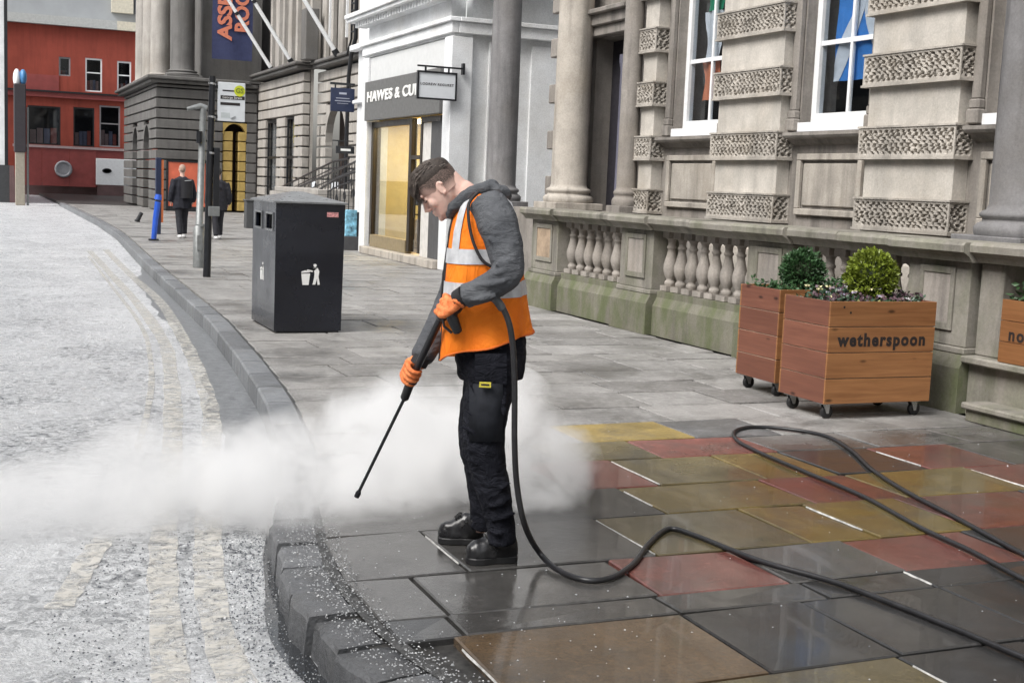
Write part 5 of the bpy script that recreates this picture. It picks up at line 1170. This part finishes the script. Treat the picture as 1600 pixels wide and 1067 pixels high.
# --- boots
BOOT = N('wet_black_leather'); BOOT.set(Base_Color=BOOT.mix(BOOT.ramp(BOOT.noise(14,4), .35, .7), (.008,.008,.009), (.022,.022,.024)), Roughness=BOOT.ramp(BOOT.noise(10,4), .3, .7, (.22,)*3, (.48,)*3)); BOOT.bump(BOOT.noise(40,3), .25, .004)
def boot(toe, heel, ankle):
    z = V((0,0,1)); d = (toe-heel); d.z = 0; L = d.length; d.normalize(); s = d.cross(z); h0 = V((heel.x,heel.y,0))
    e = empty('boot', h0); e.parent = man; e.location = h0-wloc(man)
    b = MB()
    def sec(t, w_, h, zb=.028): 
        c = h0+d*(L*t); return [c + s*(w_*math.copysign(abs(math.cos(a))**.8, math.cos(a))) + z*(zb+h*max(0,math.sin(a))**.8 if math.sin(a) > 0 else zb) for a in [2*math.pi*k/16 for k in range(16)]]
    b.loft([sec(.0,.028,.07), sec(.06,.037,.10), sec(.25,.039,.115), sec(.42,.040,.115), sec(.55,.044,.098), sec(.7,.05,.078), sec(.85,.048,.07), sec(.95,.036,.056), sec(1.0,.015,.032)])
    at = V((ankle.x,ankle.y,ankle.z)); bs_ = h0+d*(L*.27)+z*.07
    limb(b, [bs_, bs_.lerp(at,.5), at], [.054,.05,.052], 4, 14)
    o = b.build('upper', BOOT.m, e); remesh(o, .007, 3, .006, .03)
    so_ = MB(); poly = [(t, w_) for t, w_ in ((0,.028),(.06,.04),(.25,.04),(.45,.04),(.7,.053),(.87,.05),(.97,.034),(1.01,.0))]; out = [(t, w_) for t, w_ in poly]+[(t, -w_) for t, w_ in reversed(poly[:-1])]
    so_.prism([(t*L, w_) for t, w_ in out], h0+z*.001, d, s, z*.03).build('sole', RUBBER, e, bevel=.004)
    for k in range(6):
        t = k/5; c = (h0+d*(L*(.60-.2*t))+z*(.115+.04*t)) if k < 3 else (bs_.lerp(at,.25+.25*(k-3))+d*.052)
        MB().tube([c+s*.028, c+d*.008+z*.006, c-s*.028], .0045, 6).build('lace', plain('black_lace', (.015,.015,.015), .8), e)
boot(G(728,880), G(806,876), Mp(784,838,.12)); boot(G(684,846), G(755,850), Mp(753,812,-.1))
# --- gloves and lance
GLV = N('orange_work_glove'); GLV.set(Base_Color=GLV.mix(GLV.ramp(GLV.noise(38,4,.7), .35, .65), (.60,.13,.03), (.85,.28,.10)), Roughness=.8); GLV.bump(GLV.noise(140,3), .5, .004); GLVB = plain('black_glove_palm', (.015,.015,.017), .7)
TIP = Mp(557,776,-.22); BEND = Mp(572,745,-.2); GR1 = Mp(632,622,-.085); GR0 = Mp(645,588,-.06); REAR = Mp(690,494,.16)
def glove(wrist, axis_c, g, out_dir, name):
    """hand closed round a bar through axis_c along g; out_dir = the side of the bar where the back of the hand lies"""
    g = g.normalized(); e1 = (out_dir - g*out_dir.dot(g)).normalized(); e2 = g.cross(e1)
    wd = (wrist-axis_c); e2 = e2 if e2.dot(wd) > 0 else -e2
    mb = MB(); kn = axis_c + e1*.036 - e2*.006
    # palm / back of the hand
    for t in (-.03,-.01,.01,.03): limb(mb, [wrist*.6+(axis_c+e1*.03+e2*.05+g*t)*.4, axis_c+e1*.036+e2*.03+g*t, axis_c+e1*.036+e2*.0+g*t*1.15], [.022,.0165,.0135], 3, 10)
    for i, (t, ln) in enumerate(((-.036,.85),(-.0125,1.0),(.0125,.95),(.035,.8))):
        P = []
        for q in range(8):
            a = rad(10-205*ln*q/7); rr = .033 if q < 6 else .030; P.append(axis_c+g*t*1.05+e1*(rr*math.cos(a))+e2*(rr*math.sin(a)))
        mb.tube(P, [.0125,.0122,.0115,.0108,.0105,.0098,.0092,.007], 9)
    th = [axis_c+e1*.022+e2*.05-g*.03, axis_c+e1*.005+e2*.04-g*.05, axis_c-e1*.018+e2*.024-g*.052, axis_c-e1*.03+e2*.0-g*.046]
    limb(mb, th, [.017,.0145,.0125,.009], 3, 10)
    mb.tube([wrist, wrist.lerp(axis_c+e1*.03+e2*.05,.5)], [.036,.032], 12)
    o = remesh(mb.build(name, GLV.m, man, axis_c), .0042, 3); return o
gx = (GR1-REAR).normalized()
HANDN = Mp(699,480,.225); HANDF = Mp(645,584,-.06)
glove(WRn, HANDN, (V((0,0,-1))*.5-r0*.25).normalized()*1.0, (CV*.8+FV*.5+V((0,0,.4))), 'glove')
glove(WRf, HANDF, gx, (FV*.75+V((0,0,.5))+CV*.2), 'glove')
for p, q, r in ((WRn.lerp(HANDN,-.25), WRn.lerp(HANDN,.25), .041), (WRf.lerp(HANDF,-.3), WRf.lerp(HANDF,.3), .039)): MB().tube([p, q], r, 14).build('glove_cuff', GLVB, man)

lance = empty('pressure_lance', TIP, 'black pressure washer lance held slanting down to the wet paving', 'lance')
MB().tube(smooth_path([GR1, BEND, TIP], 6), .0075, 10).build('rod', BLACKM, lance); MB().tube([TIP+(BEND-TIP)*.28, TIP+(BEND-TIP)*.2, TIP], [.010,.013,.012], 10).build('nozzle', BLACKM, lance)
MB().tube([GR0+(REAR-GR0)*.05, GR0, GR1, GR1+(BEND-GR1)*.02], [.017,.021,.019,.012], 12).build('fore_grip', RUBBER, lance); MB().tube([GR0.lerp(GR1,.05), GR0.lerp(GR1,.25)], .028, 12).build('grip_collar', RUBBER, lance)
MB().tube([REAR, GR0], .016, 10).build('barrel', BLACKM, lance)
CONN = Mp(721,474,.245)
gun = MB(); limb(gun, [REAR+(REAR-GR0)*.05, REAR, HANDN, Mp(711,482,.235), CONN], [.02,.028,.024,.028,.018], 4, 12); limb(gun, [HANDN, Mp(708,500,.225), Mp(716,520,.215)], [.024,.024,.02], 4, 12)
remesh(gun.build('trigger_gun', BLACKM, lance), .006, 3); MB().tube([Mp(692,496,.22), Mp(694,510,.22), Mp(706,520,.215)], .006, 8).build('trigger', BLACKM, lance)
MB().tube([CONN, Mp(733,469,.255)], .016, 12).build('hose_connector', CHROME, lance)

# --- hose
HOSEM = plain('black_rubber_hose', (.017,.017,.019), .38, var=.3, nscale=20); r_h = .0125
hp = [Mp(731,470,.255), Mp(748,464,.27), Mp(772,466,.285), Mp(790,490,.295), Mp(800,530,.3), Mp(804,600,.29), Mp(804,690,.285), Mp(808,760,.27), Mp(820,820,.25)]
gz = lambda u, v: G(u, v, r_h)
hp += [G(842,862,.05), gz(872,890), gz(915,906), gz(955,902), gz(990,880), gz(1015,848), gz(1045,826), gz(1085,836), gz(1140,858), gz(1200,880), gz(1300,908), gz(1400,945), gz(1500,985), gz(1600,1027)]
hp += [gz(1760,1090), V((3.75,2.6,r_h)), V((4.3,2.5,r_h)), V((4.5,3.0,r_h)), gz(1680,945)]
hp += [gz(1600,905), gz(1520,862), gz(1440,825), gz(1350,776), gz(1260,738), gz(1185,706), gz(1152,688), gz(1148,674), gz(1175,667), gz(1230,670), gz(1290,681), gz(1330,703), gz(1365,735), gz(1420,770), gz(1500,812), gz(1600,866), gz(1700,915), V((5.2,3.4,r_h)), V((5.6,2.2,r_h))]
hose = empty('pressure_hose', hp[11], 'black rubber hose looping over the wet paving up to the lance', 'hose')
MB().tube(smooth_path(hp, 8), r_h, 10).build('tube', HOSEM, hose)
MB().tube(smooth_path([Mp(735,469,.257), Mp(750,464,.27), Mp(772,466,.285), Mp(786,484,.293)], 5), [.0175]*15+[.014], 10).build('bend_sleeve', plain('grey_sleeve', (.07,.072,.078), .5), hose)
random.seed(11)

# ================================================================== PEDESTRIANS
def walker(foot, h, face, coatc, label, bag, hairc, stride=.16, shoe=(.6,.6,.6), arm_out=.0):
    k = h/1.78; p = empty('person', foot, label, 'person'); f = V((math.sin(face), math.cos(face), 0)); s = V((f.y,-f.x,0)); z = V((0,0,1))
    P = lambda a, b, c: foot + f*(a*k) + s*(b*k) + z*(c*k)
    def ring(c, ra, rb_, off=0): return [P(off+ra*math.cos(q*.524), rb_*math.sin(q*.524), c) for q in range(12)]
    b = MB(); b.ball(P(.03,0,1.665), (.095*k,.075*k,.115*k), 14, 10, (f,s,z)); b.tube([P(0,0,1.4),P(.01,0,1.5),P(.02,0,1.6)], [.08*k,.055*k,.055*k], 10); b.ball(P(.125,0,1.65), .018*k, 8, 6)
    for q in (-1,1): b.ball(P(.02,q*.077,1.66), (.02*k,.01*k,.03*k), 8, 6, (f,s,z))
    b.loft([ring(1.45,.07,.12), ring(1.3,.1,.17), ring(1.0,.09,.14), ring(.9,.1,.15)])
    for q in (-1,1):
        limb(b, [P(0,q*.09,.92), P(q*stride*.5+.03,q*.09,.5), P(q*stride*.9-.03,q*.09,.1)], [.07*k,.05*k,.035*k], 3, 8); limb(b, [P(0,q*.2,1.4), P(-.03,q*(.25+arm_out),1.1), P(.04,q*(.26+arm_out),.84)], [.05*k,.04*k,.03*k], 3, 8)
        for t in range(4): b.tube([P(.05+.012*t,q*(.26+arm_out),.83), P(.06+.012*t,q*(.255+arm_out),.77-.01*(t in (1,2)))], .009*k, 5)
        b.tube([P(.08,q*(.24+arm_out),.83), P(.1,q*(.23+arm_out),.79)], .009*k, 5)
    remesh(b.build('body', SKIN, p, foot), .012, 2)
    c = MB(); c.loft([ring(1.5,.07,.09), ring(1.44,.11,.19), ring(1.3,.14,.225), ring(1.05,.14,.215), ring(.85,.16,.235), ring(.72,.165,.24)])
    for q in (-1,1): limb(c, [P(0,q*.19,1.42), P(-.03,q*(.27+arm_out),1.12), P(.03,q*(.28+arm_out),.88)], [.09*k,.075*k,.06*k], 3, 10)
    remesh(c.build('coat', plain('coat_cloth', coatc, .85, var=.3), p, foot), .02, 3, .02, .1)
    t = MB()
    for q in (-1,1): limb(t, [P(0,q*.09,.86), P(q*stride*.5+.03,q*.09,.5), P(q*stride*.9-.03,q*.09,.1)], [.11*k,.08*k,.065*k], 3, 10)
    remesh(t.build('trousers', plain('dark_trousers', (.018,.018,.024), .85), p, foot), .02, 2)
    for q in (-1,1):
        c0 = P(q*stride*.9-.05,q*.09,.045); MB().ball(c0+f*.04, (.135*k,.05*k,.05*k), 12, 8, (f,s,z)).build('shoe', plain('shoe_pale', shoe, .6), p)
    hm = MB(); hm.ball(P(.015,0,1.69), (.1*k,.08*k,.11*k), 14, 10, (f,s,z)); hm.build('hair', plain('hair_short', hairc, .8), p)
    if bag:
        bg_ = empty('backpack', P(-.2,0,1.0), 'black backpack with a pale strip on the walker seen from behind', 'backpack')
        m_ = MB(); m_.loft([[P(-.22+.09*math.cos(q*.524), .05+.15*math.sin(q*.524), cc) for q in range(12)] for cc in (.98,1.02,1.2,1.38,1.44)]); m_.build('bag', plain('backpack_cloth', (.008,.008,.012), .6), bg_)
        MB().bar(P(-.3,-.02,1.4), P(-.3,.14,1.42), .03, .015).build('pale_strip', plain('bag_strip', (.5,.52,.55), .4), bg_)
walker(G(284,372), 1.78, rad(-6), (.011,.012,.02), 'bald walker in a long dark coat seen from behind beyond the bus stop', True, (.36,.25,.2), .15)
walker(G(340,374), 1.74, rad(-4), (.014,.014,.02), 'walker in dark clothes half hidden behind the bus stop pole', False, (.03,.025,.02), .18)

# ================================================================== STEAM from the hot wash
SB = [  # centre x,y,z and half sizes: low bank drifting over the road and behind the man's legs
 (-1.9,7.2,-.2,.9,.75,.30),(-1.0,6.85,-.2,.95,.7,.32),(-.1,6.65,-.14,.95,.65,.34),(.75,6.55,-.02,.75,.62,.40),(1.4,6.45,.04,.7,.55,.40),(2.05,6.2,.17,.60,.46,.48),(2.5,6.05,.26,.42,.38,.44),(2.68,5.85,.16,.33,.32,.32),(1.75,6.0,.05,.55,.40,.30),(1.5,5.8,.06,.32,.26,.2)]
SW = [.8,.9,.9,.85,1.0,1.7,1.9,1.6,1.2,1.0]
stm = MB()
for x, y, z, a, b, c in SB: stm.ball((x,y,z), (a*1.02,b*1.02,c*1.02), 18, 12)
so2 = stm.build('steam', None, None, (0,0,0)); tag(so2, 'white cloud of steam drifting low over the road and behind the man', 'steam', kind='stuff')
m = so2.modifiers.new('remesh', 'REMESH'); m.mode = 'VOXEL'; m.voxel_size = .05
mt = bpy.data.materials.new('steam_volume'); mt.use_nodes = True; n = N('steam_volume_nodes'); n.n.remove(n.b)
pv = n.n.new('ShaderNodeVolumePrincipled'); pv.inputs['Color'].default_value = (.995,.996,.998,1); pv.inputs['Anisotropy'].default_value = .1; n.l(pv.outputs[0], n.out.inputs['Volume'])
wob = n.n.new('ShaderNodeTexNoise'); wob.inputs['Scale'].default_value = 2.4; wob.inputs['Detail'].default_value = 4; n.l(n.pos, wob.inputs['Vector'])
off = n.n.new('ShaderNodeVectorMath'); off.operation = 'MULTIPLY_ADD'; n.l(wob.outputs['Color'], off.inputs[0]); off.inputs[1].default_value = (.5,.5,.44); off.inputs[2].default_value = (-.25,-.25,-.2)
ad = n.n.new('ShaderNodeVectorMath'); ad.operation = 'ADD'; n.l(n.pos, ad.inputs[0]); n.l(off.outputs[0], ad.inputs[1])
tot = None
for (x, y, z, a, b, c), wgt in zip(SB, SW):
    mp = n.n.new('ShaderNodeMapping'); mp.vector_type = 'TEXTURE'; mp.inputs['Location'].default_value = (x,y,z); mp.inputs['Scale'].default_value = (a,b,c); n.l(ad.outputs[0], mp.inputs[0])
    ln = n.n.new('ShaderNodeVectorMath'); ln.operation = 'DOT_PRODUCT'; n.l(mp.outputs[0], ln.inputs[0]); n.l(mp.outputs[0], ln.inputs[1])
    v = n.math('MULTIPLY', n.math('SUBTRACT', 1.0, ln.outputs['Value'], clamp=True), wgt)
    tot = v if tot is None else n.math('MAXIMUM', tot, v)
nz = n.noise(3.6, 5, .68, None, .7); dens = n.math('MULTIPLY', n.math('POWER', tot, 1.3), n.ramp(nz, .38, .68, (.05,)*3, (1,1,1))); n.l(n.math('MULTIPLY', dens, 14.0), pv.inputs['Density'])
so2.data.materials.append(n.m)
